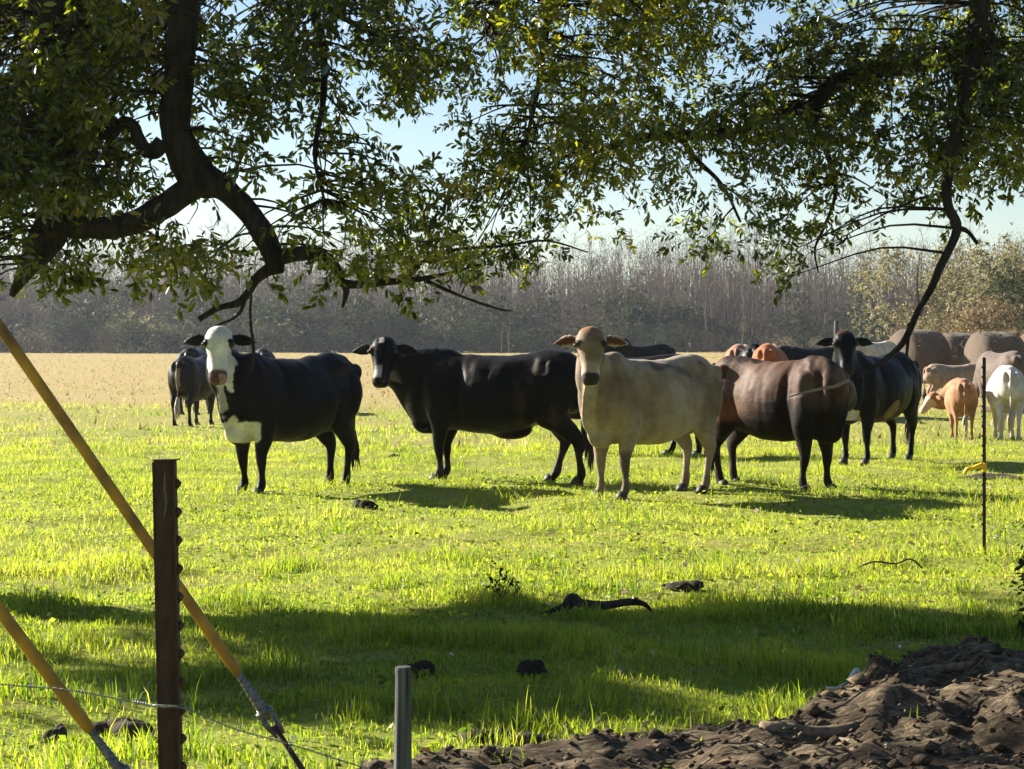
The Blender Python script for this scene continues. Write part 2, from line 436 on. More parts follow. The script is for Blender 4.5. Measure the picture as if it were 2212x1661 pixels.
def cow(name, label, cat, front, phi, scale=1.0, length=1.0, head=None, face=None, pitch=58, legs=None, colour=None,
        voxel=0.014, coat='coat_black', group=None, pos=None, graze=False, tail_dx=0.0, tail_col='tail_hair', neckpull=0.0,
        sheath=0.0, udder=True, hump=0.0, ear_up=0.05, legk=1.0, fat=1.0, bulge=None, sculpt=1.0, wrinkle=0.016, neckk=1.0):
    """front: (px, py) of the spot on the ground midway between the front hooves (or pos: world x, y of the body centre);
    phi: world heading in degrees; head: poll in local metres; face: world azimuth of the face"""
    ph = R(phi); ch, sh = math.cos(ph), math.sin(ph)
    if pos is None:
        Z = ZG(front[1]); x = (front[0] - 1106) * Z / F
        pos = (x - ch * 0.5 * scale * length, Z - sh * 0.5 * scale * length)
    gzv = gz(*pos) - 0.018
    root = thing(name, (pos[0], pos[1], gzv), label, cat, ph, group, scale)
    L = length
    def toloc(az):       # world azimuth (deg) to local unit vector
        a = R(az) - ph
        return np.array([math.cos(a), math.sin(a), 0.0])
    parts = []
    # trunk of the body
    S = np.array([  # x, top, bottom, halfwidth
        (-0.875, 1.18, 0.95, 0.09), (-0.84, 1.27, 0.84, 0.17), (-0.74, 1.34, 0.74, 0.24), (-0.58, 1.385, 0.69, 0.275), (-0.38, 1.37, 0.615, 0.315),
        (-0.12, 1.34, 0.515, 0.355), (0.14, 1.33, 0.505, 0.345), (0.38, 1.345, 0.535, 0.29), (0.54, 1.365, 0.525, 0.27),
        (0.68, 1.32, 0.535, 0.235), (0.79, 1.22, 0.60, 0.18), (0.87, 1.08, 0.72, 0.10)])
    S = smooth_path(S, 3)
    P = np.stack([S[:, 0] * L, 0 * S[:, 0], (S[:, 1] + S[:, 2]) / 2], 1)
    V, Fc = loft(P, (S[:, 1] - S[:, 2]) / 2, S[:, 3] * fat, 28, ref=(0, 0, 1), e=2.25)
    V[:, 1] *= np.interp(V[:, 2], [0.5, 0.7, 0.95, 1.2, 1.38], [0.95, 1.04, 1.02, 0.88, 0.66])
    frt = sstep(0.30, 0.62, V[:, 0] / L)
    V[:, 1] *= 1 - frt * (1 - np.interp(V[:, 2], [0.5, 0.62, 0.8, 1.0], [0.50, 0.66, 0.90, 1.0]))
    add_part(parts, V, Fc)
    for s in (-1, 1):
        add_part(parts, *ellipsoid((-0.79 * L, s * 0.11, 1.18), (0.09, 0.06, 0.09)))          # pin bones
        add_part(parts, *ellipsoid((0.50 * L, s * 0.15, 0.93), (0.18, 0.08, 0.30)))         # shoulder
        add_part(parts, *ellipsoid((-0.60 * L, s * 0.17, 0.98), (0.21, 0.12, 0.30)))          # thigh
    add_part(parts, *ellipsoid((-0.80 * L, 0, 1.10), (0.075, 0.10, 0.16)))
    if hump: add_part(parts, *ellipsoid((0.48 * L, 0, 1.36), (0.20, 0.09, 0.05 + hump)))
    add_part(parts, *ellipsoid((0.66 * L, 0, 0.63), (0.19, 0.095, 0.14)))                      # brisket
    if udder: add_part(parts, *ellipsoid((-0.48 * L, 0, 0.66), (0.14, 0.11, 0.075)))
    if sheath: add_part(parts, *ellipsoid((-0.14 * L, 0, 0.56), (0.24, 0.09, 0.085 + sheath)))
    # legs
    lg = dict(fl=0.0, fr=0.0, hl=0.0, hr=0.0); lg.update(legs or {})
    hooves = []
    for nm, s in (('fl', 1), ('fr', -1)):
        d = lg[nm]; y = s * 0.165
        P = np.array([(0.49 * L, y, 0.98), (0.50 * L, y, 0.80), (0.49 * L + .10 * d, y, 0.66), (0.50 * L + .25 * d, y * .95, 0.53), (0.515 * L + .50 * d, y * .9, 0.395), (0.51 * L + .56 * d, y * .9, 0.33),
                      (0.50 * L + .75 * d, y * .9, 0.21), (0.50 * L + .9 * d, y * .9, 0.115), (0.53 * L + .96 * d, y * .9, 0.055), (0.545 * L + d, y * .9, 0.0)])
        h = np.array([.17, .16, .132, .094, .060, .052, .033, .046, .043, .060]) * legk; w = np.array([.09, .11, .100, .074, .055, .050, .031, .044, .041, .052]) * legk
        A = smooth_path(np.column_stack([P, h, w]), 3)
        add_part(parts, *loft(A[:, :3], A[:, 3], A[:, 4], 14, ref=(1, 0, 0)))
        hooves.append(P[-1])
    for nm, s in (('hl', 1), ('hr', -1)):
        d = lg[nm]; y = s * 0.165
        P = np.array([(-0.57 * L, y, 1.12), (-0.55 * L, y * 1.05, 0.92), (-0.53 * L + .1 * d, y * 1.1, 0.75), (-0.60 * L + .3 * d, y * 1.05, 0.61), (-0.685 * L + .52 * d, y, 0.48), (-0.695 * L + .58 * d, y * .95, 0.40),
                      (-0.675 * L + .75 * d, y * .93, 0.25), (-0.665 * L + .9 * d, y * .93, 0.12), (-0.635 * L + .96 * d, y * .93, 0.055), (-0.615 * L + d, y * .93, 0.0)])
        h = np.array([.20, .235, .20, .122, .090, .058, .038, .050, .045, .063]) * legk; w = np.array([.11, .125, .112, .078, .048, .041, .033, .042, .045, .054]) * legk
        A = smooth_path(np.column_stack([P, h, w]), 3)
        add_part(parts, *loft(A[:, :3], A[:, 3], A[:, 4], 14, ref=(1, 0, 0)))
        hooves.append(P[-1])
    # head frame
    if head is None:
        head = (1.16 * L, 0.0, 0.62) if graze else (1.12 * L, 0, 1.44)
    poll = np.array(head, float)
    f = toloc(phi if face is None else face)
    if graze: pitch = 74
    p = R(pitch)
    a = f * math.cos(p) + np.array([0, 0, -math.sin(p)])
    nn = f * math.sin(p) + np.array([0, 0, math.cos(p)])
    side = np.cross(a, nn)
    hs = np.array([  # s, normal offset, half height, half width
        (-0.05, -0.015, .045, .070), (-0.02, -0.01, .085, .110), (0.04, -0.012, .118, .128), (0.12, -0.018, .128, .138), (0.19, -0.03, .125, .120),
        (0.28, -0.035, .105, .096), (0.37, -0.035, .088, .084), (0.44, -0.034, .082, .088), (0.495, -0.036, .070, .082), (0.53, -0.04, .042, .054)])
    hs = smooth_path(hs, 3)
    P = poll + hs[:, :1] * a + hs[:, 1:2] * nn
    add_part(parts, *loft(P, hs[:, 2], hs[:, 3], 20, ref=nn, e=2.5))
    for s in (-1, 1):
        add_part(parts, *ellipsoid(poll + a * 0.13 + side * s * 0.108 + nn * 0.05, (.045, .045, .038)))      # brow
    add_part(parts, *ellipsoid(poll - a * 0.01 + nn * 0.03, (.07, .07, .05)))
    # ears
    up = np.array([0, 0, 1.0])
    eartips = []
    for s in (-1, 1):
        e0 = poll + a * 0.055 + side * s * 0.10 - nn * 0.02
        ed = nrm(side * s * 0.95 + up * ear_up - nn * 0.18)
        t = np.array([0, .12, .3, .5, .7, .88, 1.0])
        P = e0 + ed * (t * 0.265)[:, None] - up * (0.03 * t ** 2)[:, None]
        w = np.array([.026, .038, .062, .066, .050, .024, .006])
        th = np.array([.026, .022, .018, .016, .015, .013, .008]) * max(1, voxel / .012)
        add_part(parts, *loft(P, w, th, 14, ref=nrm(up * 0.9 + a * -0.35)))
        eartips.append(P)
    # neck
    N0 = np.array([0.46 * L, 0, 1.04]); E = poll + a * 0.09 - nn * 0.07
    C1 = N0 + np.array([0.34 * L, 0, 0.14 if not graze else -0.12]); C2 = E - nn * (0.20 - neckpull) + np.array([0, 0, -0.12 if not graze else 0.1])
    if bulge is not None: C1 = np.array(bulge) * np.array([L, 1, 1])
    t = np.linspace(0, 1, 12)[:, None]
    P = (1 - t) ** 3 * N0 + 3 * (1 - t) ** 2 * t * C1 + 3 * (1 - t) * t * t * C2 + t ** 3 * E
    tt = t[:, 0]
    hh = np.interp(tt, [0, .3, .6, .85, 1], [.32, .285, .215, .15, .10]); hw = np.interp(tt, [0, .3, .6, .85, 1], [.20, .185, .155, .128, .10])
    add_part(parts, *loft(P, hh * neckk, hw * neckk, 20, ref=(-0.25, 0, 1)))
    # dewlap
    j = poll + a * 0.26 - nn * 0.10
    D = np.array([j, j * .7 + np.array([0.84 * L, 0, 0.82]) * .3 + np.array([0.0, 0, -.02]), j * .32 + np.array([0.85 * L, 0, 0.8]) * .68, (0.82 * L, 0, 0.74), (0.70 * L, 0, 0.62)])
    if graze: D = np.array([j, (0.95 * L, 0, 0.72), (0.82 * L, 0, 0.74), (0.70 * L, 0, 0.62)])
    D = smooth_path(D, 4)
    add_part(parts, *loft(D, np.linspace(.05, .10, len(D)), 0.032, 10, ref=(1, 0, 0.3)))
    # tail
    T = smooth_path(np.array([(-0.80 * L, 0, 1.27), (-0.885 * L, 0, 1.20), (-0.905 * L, tail_dx * .2, 1.02), (-0.90 * L, tail_dx * .6, 0.80), (-0.885 * L, tail_dx, 0.60), (-0.88 * L, tail_dx * 1.05, 0.52)]), 3)
    add_part(parts, *loft(T, np.linspace(.04, .017, len(T)), np.linspace(.035, .017, len(T)), 10, ref=(1, 0, 0)))
    # join, remesh, smooth
    Vs = []; Fs = []; n = 0
    for v, fc in parts:
        Vs.append(v); Fs += [tuple(i + n for i in q) for q in fc]; n += len(v)
    o = mesh_obj('body', np.concatenate(Vs), Fs)
    md = o.modifiers.new('r', 'REMESH'); md.mode = 'VOXEL'; md.voxel_size = voxel
    ms = o.modifiers.new('s', 'SMOOTH'); ms.factor = 0.5; ms.iterations = int(max(3, round(9 * 0.014 / voxel)))
    dg = bpy.context.evaluated_depsgraph_get()
    me = bpy.data.meshes.new_from_object(o.evaluated_get(dg))
    old = o.data; o.modifiers.clear(); o.data = me; bpy.data.meshes.remove(old); me.name = 'body'
    nv = len(me.vertices)
    co = np.empty(nv * 3, np.float32); me.vertices.foreach_get('co', co); co = co.reshape(-1, 3).astype(float)
    # loose skin and muscle relief
    no = np.empty(nv * 3, np.float32); me.vertices.foreach_get('normal', no); no = no.reshape(-1, 3)
    xl = co[:, 0] / L; ay = np.abs(co[:, 1]); zz = co[:, 2]
    def gs(cx, cy, cz, rx, ry, rz): return np.exp(-(((xl - cx) / rx) ** 2 + ((ay - cy) / ry) ** 2 + ((zz - cz) / rz) ** 2))
    k = sculpt * (1.0 if voxel < 0.02 else 0.4)
    dsp = (-0.042 * gs(-.34, .27, 1.20, .12, .16, .12) + 0.026 * gs(-.53, .2, 1.29, .09, .09, .06) - 0.028 * gs(-.68, .2, 1.2, .08, .12, .10) + 0.012 * gs(-.81, .1, 1.2, .05, .06, .06)
           - 0.030 * gs(.29, .27, 1.0, .045, .22, .30) - 0.030 * gs(.67, .2, 1.02, .05, .16, .25) + 0.022 * gs(.49, .2, 1.0, .09, .12, .28) - 0.040 * gs(-.40, .3, .80, .055, .18, .16)
           + 0.03 * gs(.45, .02, 1.38, .12, .07, .05) - 0.018 * gs(-.08, .1, 1.34, .22, .16, .08) - 0.02 * gs(-.62, .27, .95, .03, .1, .25))
    dsp = dsp + 0.0014 * np.sin((xl * 1.0 + zz * 0.12) * 2 * np.pi / 0.085) * gs(.02, .32, .98, .22, .2, .24)
    rel0 = co - poll
    off = sstep(0.25, 0.45, np.linalg.norm(rel0, axis=1)) * sstep(0.35, 0.6, zz)
    dsp = dsp * k
    if voxel < 0.02:
        dsp = dsp + 0.026 * (fbm(co * np.array([1.6, 1, .7]), 5.0, len(name) + phi, 2) - 0.5)
        fold = 1 - np.abs(2 * vnoise(co * np.array([2.0, 2.0, .38]), 5.0, phi + 3.0) - 1)
        dsp = dsp + wrinkle * (fold - .6) * gs(.66, .1, 1.12, .28, .35, .34)
    co = co + no * (dsp * off)[:, None]
    me.vertices.foreach_set('co', co.astype(np.float32).ravel())
    rel = co - poll
    hd = dict(s=rel @ a, n=rel @ nn, w=rel @ side, d=np.linalg.norm(rel, axis=1), no=no, D=D)
    hd['ear'] = np.minimum(*[np.min(np.linalg.norm(co[:, None] - P[None, 2:], axis=2), axis=1) for P in eartips]) < 0.075
    hd['earc'] = np.minimum(*[np.min(np.linalg.norm(co[:, None] - P[None, 1:6], axis=2), axis=1) for P in eartips])
    hd['inhead'] = (hd['s'] > -0.09) & (hd['s'] < 0.56) & (np.abs(hd['w']) < 0.17) & (hd['n'] > -0.17) & (hd['n'] < 0.15)
    hd['dew'] = np.min(np.linalg.norm(co[:, None] - D[None], axis=2), axis=1)
    hd['L'] = L
    col = colour(co, hd)
    # muzzle, nostrils, mouth, hooves
    ca = me.color_attributes.new('coat', 'FLOAT_COLOR', 'POINT')
    cc = np.ones((nv, 4), np.float32); cc[:, :3] = np.clip(col, 0, 1)
    ca.data.foreach_set('color', cc.ravel())
    me.polygons.foreach_set('use_smooth', np.ones(len(me.polygons), bool))
    me.materials.append(M[coat])
    o.name = 'body'; o.parent = root
    # children: eyes, hooves, tail switch
    for s in (-1, 1):
        b = B(); b.add(*ellipsoid(poll + a * 0.145 + side * s * 0.134 + nn * 0.048, (.030, .030, .026), 10, 6))
        b.build('eye', M['eye'], root, True)
    if voxel < 0.02:
        for s in (-1, 1):
            b = B(); b.add(*ellipsoid(poll + a * 0.50 + side * s * 0.040 + nn * 0.012, (.014, .014, .014), 8, 5))
            b.build('nostril', M['eye'], root, True)
    for hpt in hooves:
        b = B()
        P = hpt + np.array([(-0.012, 0, 0.075), (0.004, 0, 0.04), (0.02, 0, -0.005)])
        b.tube(P, [.047, .060, .072], 10, ref=(1, 0, 0), hw=[.044, .053, .060])
        b.build('hoof', M['hoof'], root, True)
    b = B()
    te = T[-2]
    rr = random.Random(int(phi * 10) + 3)
    for k in range(26):
        q = te + np.array([rr.uniform(-.02, .02), rr.uniform(-.02, .02), rr.uniform(-.02, .06)])
        ln = rr.uniform(.22, .42)
        e1 = q + np.array([rr.uniform(-.04, .03), rr.uniform(-.04, .04), -ln * .5]); e2 = e1 + np.array([rr.uniform(-.03, .03), rr.uniform(-.03, .03), -ln * .5])
        b.tube(np.array([q, e1, e2]), [.013, .015, .002], 4, ref=(1, 0, 0))
    b.build('tail_switch', M[tail_col], root, True)
    return root

def mixc(c, c2, m):
    m = np.asarray(m, float)[:, None]
    return c * (1 - m) + np.array(c2) * m

def base(co, c): return np.tile(np.array(c, float), (len(co), 1))

def common(co, hd, c, muzzle=(0.02, 0.015, 0.013), lower=None):
    c = mixc(c, muzzle, sstep(0.425, 0.46, hd['s']) * hd['inhead'] * (hd['n'] > -0.085))
    return c

BLK = (0.0048, 0.0042, 0.0042)
def col_black(co, hd):
    c = base(co, BLK)
    c = mixc(c, (0.035, 0.018, 0.012), sstep(0.45, 0.75, fbm(co, 2.0, 8.0)) * 0.6 * sstep(1.0, 1.35, co[:, 2]))
    c = mixc(c, (0.045, 0.034, 0.024), sstep(0.46, 0.66, fbm(co, 9.0, 2.0)) * 0.6 * sstep(0.55, 0.25, co[:, 2]))
    c = mixc(c, (0.040, 0.030, 0.022), sstep(0.56, 0.70, fbm(co, 6.0, 15.0)) * 0.7 * sstep(-0.1, -0.5, co[:, 0]))
    return common(co, hd, c)

def col_black_star(co, hd):
    c = col_black(co, hd)
    ih = hd['inhead'] & ~hd['ear']
    c = mixc(c, (0.45, 0.42, 0.38), ih * (np.abs(hd['w'] - 0.015) < 0.026) * (np.abs(hd['s'] - 0.03) < 0.04) * (hd['n'] > 0))
    c = mixc(c, (0.55, 0.50, 0.47), ih * sstep(.045, .03, np.abs(hd['w'] - 0.02)) * sstep(0.30, 0.34, hd['s']) * sstep(0.47, 0.45, hd['s']) * (hd['n'] > -0.01))
    c = mixc(c, (0.16, 0.135, 0.09), sstep(0.12, 0.06, hd['dew']) * (co[:, 2] > 1.0) * (fbm(co, 9, 1) > 0.5))
    c = mixc(c, (0.45, 0.34, 0.20), sstep(0.13, 0.10, np.linalg.norm((co - np.array([-0.44 * hd['L'], 0, 0.60])) * np.array([1, .7, 1]), axis=1)) * 0.8)
    return c

def col_whiteface(co, hd):
    c = col_black(co, hd)
    nz = fbm(co, 7, 3.0) - 0.5
    w = np.abs(hd['w']) + nz * 0.05
    white = (0.68, 0.66, 0.62)
    face = hd['inhead'] & ~hd['ear'] & (w < 0.145) & (hd['s'] < 0.6)
    eyep = (np.hypot(hd['s'] - 0.14, np.abs(hd['w']) - 0.15) < 0.055)
    c = mixc(c, white, face & ~eyep)
    throat = sstep(0.0, -0.02, hd['dew'] + nz * 0.16 - (0.035 + 0.105 * sstep(0.95, 1.32, co[:, 2]))) * (co[:, 2] > 0.5)
    stripe = (fbm(co * np.array([1, 2.2, .35]), 6, 4.0) > 0.60) & (co[:, 2] < 1.15)
    c = mixc(c, white, throat * ~stripe * ~hd['ear'] * sstep(0.70, 0.85, co[:, 2] + nz * .3))
    nf = fbm(co, 16, 5.0, 3) - .5
    chest = sstep(1.06, .94, np.hypot(np.hypot((co[:, 0] / hd['L'] - 0.74) / .24, (co[:, 1] - .05) / .19), (co[:, 2] - .61) / np.where(co[:, 2] > .61, .15 + .35 * np.clip(co[:, 1], -.1, .1), .17)) + nz * .7 + nf * .7) * (co[:, 2] > .515)
    c = mixc(c, (0.60, 0.57, 0.50), chest)
    thin = (hd['dew'] < 0.075) * (co[:, 2] > 0.62) * sstep(.034, .018, np.abs(co[:, 1] - 0.02 + nz * .10) + nf * .07)
    c = mixc(c, (0.60, 0.57, 0.52), thin * 0.75)
    c = mixc(c, (0.11, 0.065, 0.06), sstep(0.405, 0.43, hd['s'] + nz * .02) * hd['inhead'] * (hd['n'] > -0.10))
    c = mixc(c, (0.42, 0.26, 0.24), sstep(0.44, 0.47, hd['s']) * hd['inhead'] * (hd['w'] < -0.02) * (hd['n'] > -0.05))
    c = mixc(c, BLK, (co[:, 2] < 0.52))
    return c

def col_tan(co, hd):
    nz = fbm(co, 3.5, 5.0) - 0.5
    c = base(co, (0.245, 0.172, 0.104))
    c = mixc(c, (0.105, 0.075, 0.05), sstep(0.25, 0.75, co[:, 0] / hd['L'] + nz * .3) * sstep(0.75, 1.1, co[:, 2]) * 0.75)
    c = mixc(c, (0.27, 0.22, 0.15), sstep(0.85, 0.6, co[:, 2] + nz * .12) * 0.6)
    c = mixc(c, (0.045, 0.03, 0.022), sstep(0.54, 0.66, fbm(co * np.array([1, 1, 1.6]), 4.2, 1.3)) * sstep(1.0, 1.2, co[:, 2]) * (co[:, 0] < 0.25) * 0.7)
    c = mixc(c, (0.44, 0.36, 0.26), sstep(0.10, 0.06, hd['dew']) * 0.55)
    c = mixc(c, (0.34, 0.28, 0.20), sstep(0.52, 0.68, fbm(co, 3.0, 22.0)) * .5)
    c = mixc(c, (0.10, 0.068, 0.044), sstep(0.54, 0.70, fbm(co * np.array([1, 1, .8]), 3.4, 29.0)) * .5 * sstep(.2, -.6, co[:, 0]))
    leg = sstep(0.62, 0.45, co[:, 2])
    c = mixc(c, (0.06, 0.045, 0.035), leg * (co[:, 0] > 0.45 * hd['L']) * (co[:, 1] > 0) * sstep(0.50, 0.42, co[:, 2] + nz * .1) * 0.85)
    c = mixc(c, (0.13, 0.09, 0.06), sstep(0.30, 0.12, co[:, 2]) * 0.6)
    h = hd['inhead'] & ~hd['ear']
    c = mixc(c, (0.185, 0.132, 0.088), h * 1.0)
    c = mixc(c, (0.27, 0.09, 0.025), h * sstep(0.05, -0.01, hd['s'] + nz * .10) * 0.9)
    c = mixc(c, (0.36, 0.28, 0.20), h * sstep(0.27, 0.36, hd['s'] + nz * .05) * 0.75)
    c = mixc(c, (0.62, 0.55, 0.46), h * sstep(0.36, 0.40, hd['s']) * sstep(0.03, -0.01, hd['n']))
    c = mixc(c, (0.022, 0.017, 0.015), h * sstep(0.425, 0.445, hd['s']) * (hd['n'] > -0.045))
    c = mixc(c, (0.72, 0.66, 0.6), h * (hd['s'] > 0.44) * (hd['n'] < -0.065))
    c = mixc(c, (0.03, 0.02, 0.016), h * (np.hypot(hd['s'] - 0.14, np.abs(hd['w']) - 0.125) < 0.036))
    e = hd['ear']
    c = mixc(c, (0.40, 0.32, 0.24), e)
    c = mixc(c, (0.10, 0.032, 0.018), e * sstep(0.050, 0.034, hd['earc']) * (hd['no'] @ np.array([0.9, -0.1, 0.0]) > 0.2))
    return c

def col_brown(co, hd):
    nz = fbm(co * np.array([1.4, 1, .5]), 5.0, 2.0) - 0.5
    c = base(co, (0.066, 0.032, 0.020))
    c = mixc(c, (0.012, 0.008, 0.006), sstep(0.02, 0.10, fbm(co * np.array([1, 1, .6]), 3.6, 6.0) - .5) * .85)
    c = mixc(c, (0.13, 0.085, 0.062), sstep(0.05, 0.12, fbm(co * np.array([1, 1, .5]), 5.0, 16.0) - .5) * .8)
    c = mixc(c, (0.010, 0.0065, 0.005), sstep(1.06, 0.82, co[:, 2] + nz * .4 + 0.25 * sstep(0.3, -0.6, co[:, 0])))  # lower half darkened below a diagonal: shade put into the coat colour
    c = mixc(c, (0.105, 0.066, 0.049), sstep(0.25, 0.6, co[:, 0]) * sstep(0.8, 1.1, co[:, 2]) * sstep(0.42, 0.6, nz + 0.5))
    c = mixc(c, (0.24, 0.10, 0.045), sstep(0.98, 0.88, co[:, 2]) * sstep(0.66, 0.76, co[:, 2]) * sstep(-0.25, -0.45, co[:, 0]) * 0.7)
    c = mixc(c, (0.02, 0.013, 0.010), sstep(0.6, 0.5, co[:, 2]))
    return common(co, hd, c)

def col_black_chest(co, hd):
    c = base(co, BLK)
    nz = fbm(co, 6, 1.0) - 0.5
    c = mixc(c, (0.42, 0.37, 0.28), (co[:, 2] < 0.83 + nz * .15) & (co[:, 2] > 0.55) & (co[:, 0] > 0.50 * hd['L']) & (np.abs(co[:, 1] - .03) < 0.07 + nz * .1))
    c = mixc(c, (0.27, 0.17, 0.07), ((np.hypot(co[:, 0] - 0.12, (co[:, 2] - 0.66) * .8) < 0.11 + nz * .1) & (co[:, 1] > 0.1)) * 0.6)
    c = mixc(c, (0.075, 0.032, 0.016), sstep(0.05, -0.03, hd['s']) * hd['inhead'] * ~hd['ear'])
    return common(co, hd, c)

def col_flat(c0, face=None, legs=None, patch=None, tail=None):
    def f(co, hd):
        nz = fbm(co, 4, 7.0) - 0.5
        c = base(co, c0)
        c = c * (1 + nz * 0.5)[:, None]
        if patch: c = mixc(c, patch, sstep(0.05, 0.12, nz))
        if face: c = mixc(c, face, hd['inhead'] & ~hd['ear'] & (hd['s'] > 0.16 + nz * .2))
        if tail: c = mixc(c, tail, (co[:, 0] < -0.87 * hd['L']) & (np.abs(co[:, 1]) < .045) & (co[:, 2] < 1.15))
        if legs: c = mixc(c, legs, sstep(0.55, 0.4, co[:, 2]))
        return c
    return f

# the five standing in front
cow('black_cow', 'black cow with a white face and white throat, leftmost of the front row', 'cow', (546, 1066), 229,
    head=(0.87, -0.06, 1.575), face=273, pitch=62, colour=col_whiteface, legs=dict(fl=0.02, fr=-0.03, hl=0.04, hr=-0.04), length=0.99, scale=1.03)
cow('black_cow', 'long all-black cow side-on between the white-faced cow and the tan cow', 'cow', (960, 1043), 164,
    head=(1.14, 0.27, 1.455), face=263, pitch=55, colour=col_black_star, length=1.14, scale=1.02,
    legs=dict(fl=0.0, fr=0.02, hl=-0.22, hr=0.16), sheath=0.03, hump=0.0)
cow('tan_cow', 'pale tan cow with a ginger poll and black nose facing the camera', 'cow', (1326, 1083), 226,
    head=(0.98, 0.10, 1.575), face=268, pitch=60, colour=col_tan, coat='coat_pale', legs=dict(fl=0.0, fr=0.02, hl=0.06, hr=0.0), length=1.08, fat=.95)
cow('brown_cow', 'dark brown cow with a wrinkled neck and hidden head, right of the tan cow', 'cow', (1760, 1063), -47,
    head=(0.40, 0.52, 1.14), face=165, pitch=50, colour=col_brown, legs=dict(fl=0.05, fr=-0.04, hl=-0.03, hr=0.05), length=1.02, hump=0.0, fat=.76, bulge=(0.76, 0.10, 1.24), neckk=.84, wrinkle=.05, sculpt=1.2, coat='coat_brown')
cow('black_cow', 'black cow with a white chest patch facing forward, half hidden by the brown cow', 'cow', (1850, 1006), 232,
    head=(0.90, 0.06, 1.57), face=268, pitch=58, colour=col_black_chest, voxel=0.016, legs=dict(hl=0.06, hr=-0.08))
# the rest of the herd
FARV = 0.022
cow('dark_cow', 'dark brown cow seen from behind with a pale tail, left edge of the herd', 'cow', None, 78, pos=((420 - 1106) * 38 / F, 38.0), scale=0.93, voxel=FARV,
    head=(1.0, -0.3, 0.8), pitch=70, colour=col_flat((0.016, 0.010, 0.009), legs=(0.02, 0.012, 0.01), tail=(.22, .17, .12)), tail_col='pale_hair')
cow('black_cow', 'black cow almost hidden behind the dark cow at the left edge of the herd', 'cow', None, 84, pos=((424 - 1106) * 44.5 / F, 44.5), voxel=0.03, scale=1.03, length=0.9,
    graze=True, colour=col_black)
cow('grey_cow', 'dark grey cow whose sunlit back shows behind the white-faced cow', 'cow', None, 96, pos=((568 - 1106) * 46 / F, 46), voxel=0.03, scale=1.02, graze=True, colour=col_flat((0.03, 0.028, 0.028)))
cow('dark_cow', 'dark cow walking behind the tan cow, only its back and legs in view', 'cow', None, 178, pos=((1362 - 1106) * 28.6 / F, 28.6), voxel=FARV, scale=1.0, length=1.1,
    head=(0.95, 0.1, 1.05), pitch=60, colour=col_flat((0.009, 0.007, 0.007)), legs=dict(hl=-0.2, hr=0.18, fl=.1, fr=-.1))
cow('black_cow', 'black cow with a pale ear far off behind the tan cow', 'cow', None, 200, pos=((1385 - 1106) * 56 / F, 56), voxel=0.03, scale=1.08, head=(1.0, -.1, 1.42), face=240, colour=col_black, hump=.1)
cow('red_cow', 'reddish pink cow seen from behind, leftmost of the cluster behind the brown cow', 'cow', None, 76, pos=((1603 - 1106) * 47 / F, 47), voxel=0.03, scale=1.08, graze=True,
    colour=col_flat((0.26, 0.12, 0.08)), coat='coat_pale')
cow('black_cow', 'black cow squeezed between the reddish pink and the orange cow', 'cow', None, 85, pos=((1630 - 1106) * 45 / F, 45.2), voxel=0.03, scale=1.08, graze=True, colour=col_black)
cow('orange_cow', 'bright orange-red cow seen from behind in the cluster behind the brown cow', 'cow', None, 76, pos=((1672 - 1106) * 42 / F, 42.5), voxel=0.03, scale=1.09, graze=True,
    colour=col_flat((0.30, 0.085, 0.022)), coat='coat_pale')
cow('black_cow', 'black and grey mottled cow right of the orange cow', 'cow', None, 20, pos=((1748 - 1106) * 43 / F, 43), voxel=0.03, scale=1.08, graze=True, colour=col_flat((0.010, 0.009, 0.009), patch=(0.13, 0.105, 0.10)))
cow('cream_cow', 'cream cow far off in front of the hay bales, left of the hanging branch', 'cow', None, 40, pos=((1888 - 1106) * 60 / F, 60), voxel=0.03, scale=1.12, graze=True, colour=col_flat((0.50, 0.42, 0.30)), coat='coat_pale')
cow('tan_calf', 'pale tan calf standing side-on in front of the hay bales', 'calf', None, 4, pos=((2058 - 1106) * 50 / F, 50), voxel=0.024, scale=0.73, length=1.05, head=(1.12, -.05, 1.30), face=-25, pitch=52,
    colour=col_flat((0.30, 0.21, 0.145), face=(0.5, 0.42, 0.34)), coat='coat_pale', udder=False)
cow('orange_calf', 'orange calf seen from behind with a white face turned left', 'calf', None, 84, pos=((2076 - 1106) * 33.8 / F, 33.8), voxel=0.02, scale=0.72, length=0.95, head=(0.92, 0.50, 0.98), face=195, pitch=48,
    colour=col_flat((0.27, 0.13, 0.06), face=(0.5, 0.4, 0.32), legs=(0.32, 0.17, 0.09)), coat='coat_pale', udder=False, legs=dict(hl=0.1, hr=-.1), tail_col='pale_hair', legk=0.95)
cow('white_cow', 'white cow seen from behind at the right edge of the frame', 'cow', None, 82, pos=((2174 - 1106) * 33.6 / F, 33.6), voxel=0.02, scale=0.87, graze=True,
    colour=col_flat((0.50, 0.45, 0.41)), coat='coat_pale', tail_col='pale_hair')
cow('brown_cow', 'grey-brown cow standing behind the white one in front of the hay bales', 'cow', None, 106, pos=((2162 - 1106) * 45 / F, 45), voxel=0.03, scale=0.98, graze=True, colour=col_flat((0.10, 0.072, 0.058)), coat='coat_pale')

# ------------------------------------------------------------------ live oak
TR = np.array([-7.4, 14.6, 0.0])
oak = thing('oak_tree', (TR[0], TR[1], gz(TR[0], TR[1]) - 0.05), 'spreading evergreen oak with drooping limbs and glossy leaves hanging over the pasture', 'tree')
OO = np.array(oak.location)

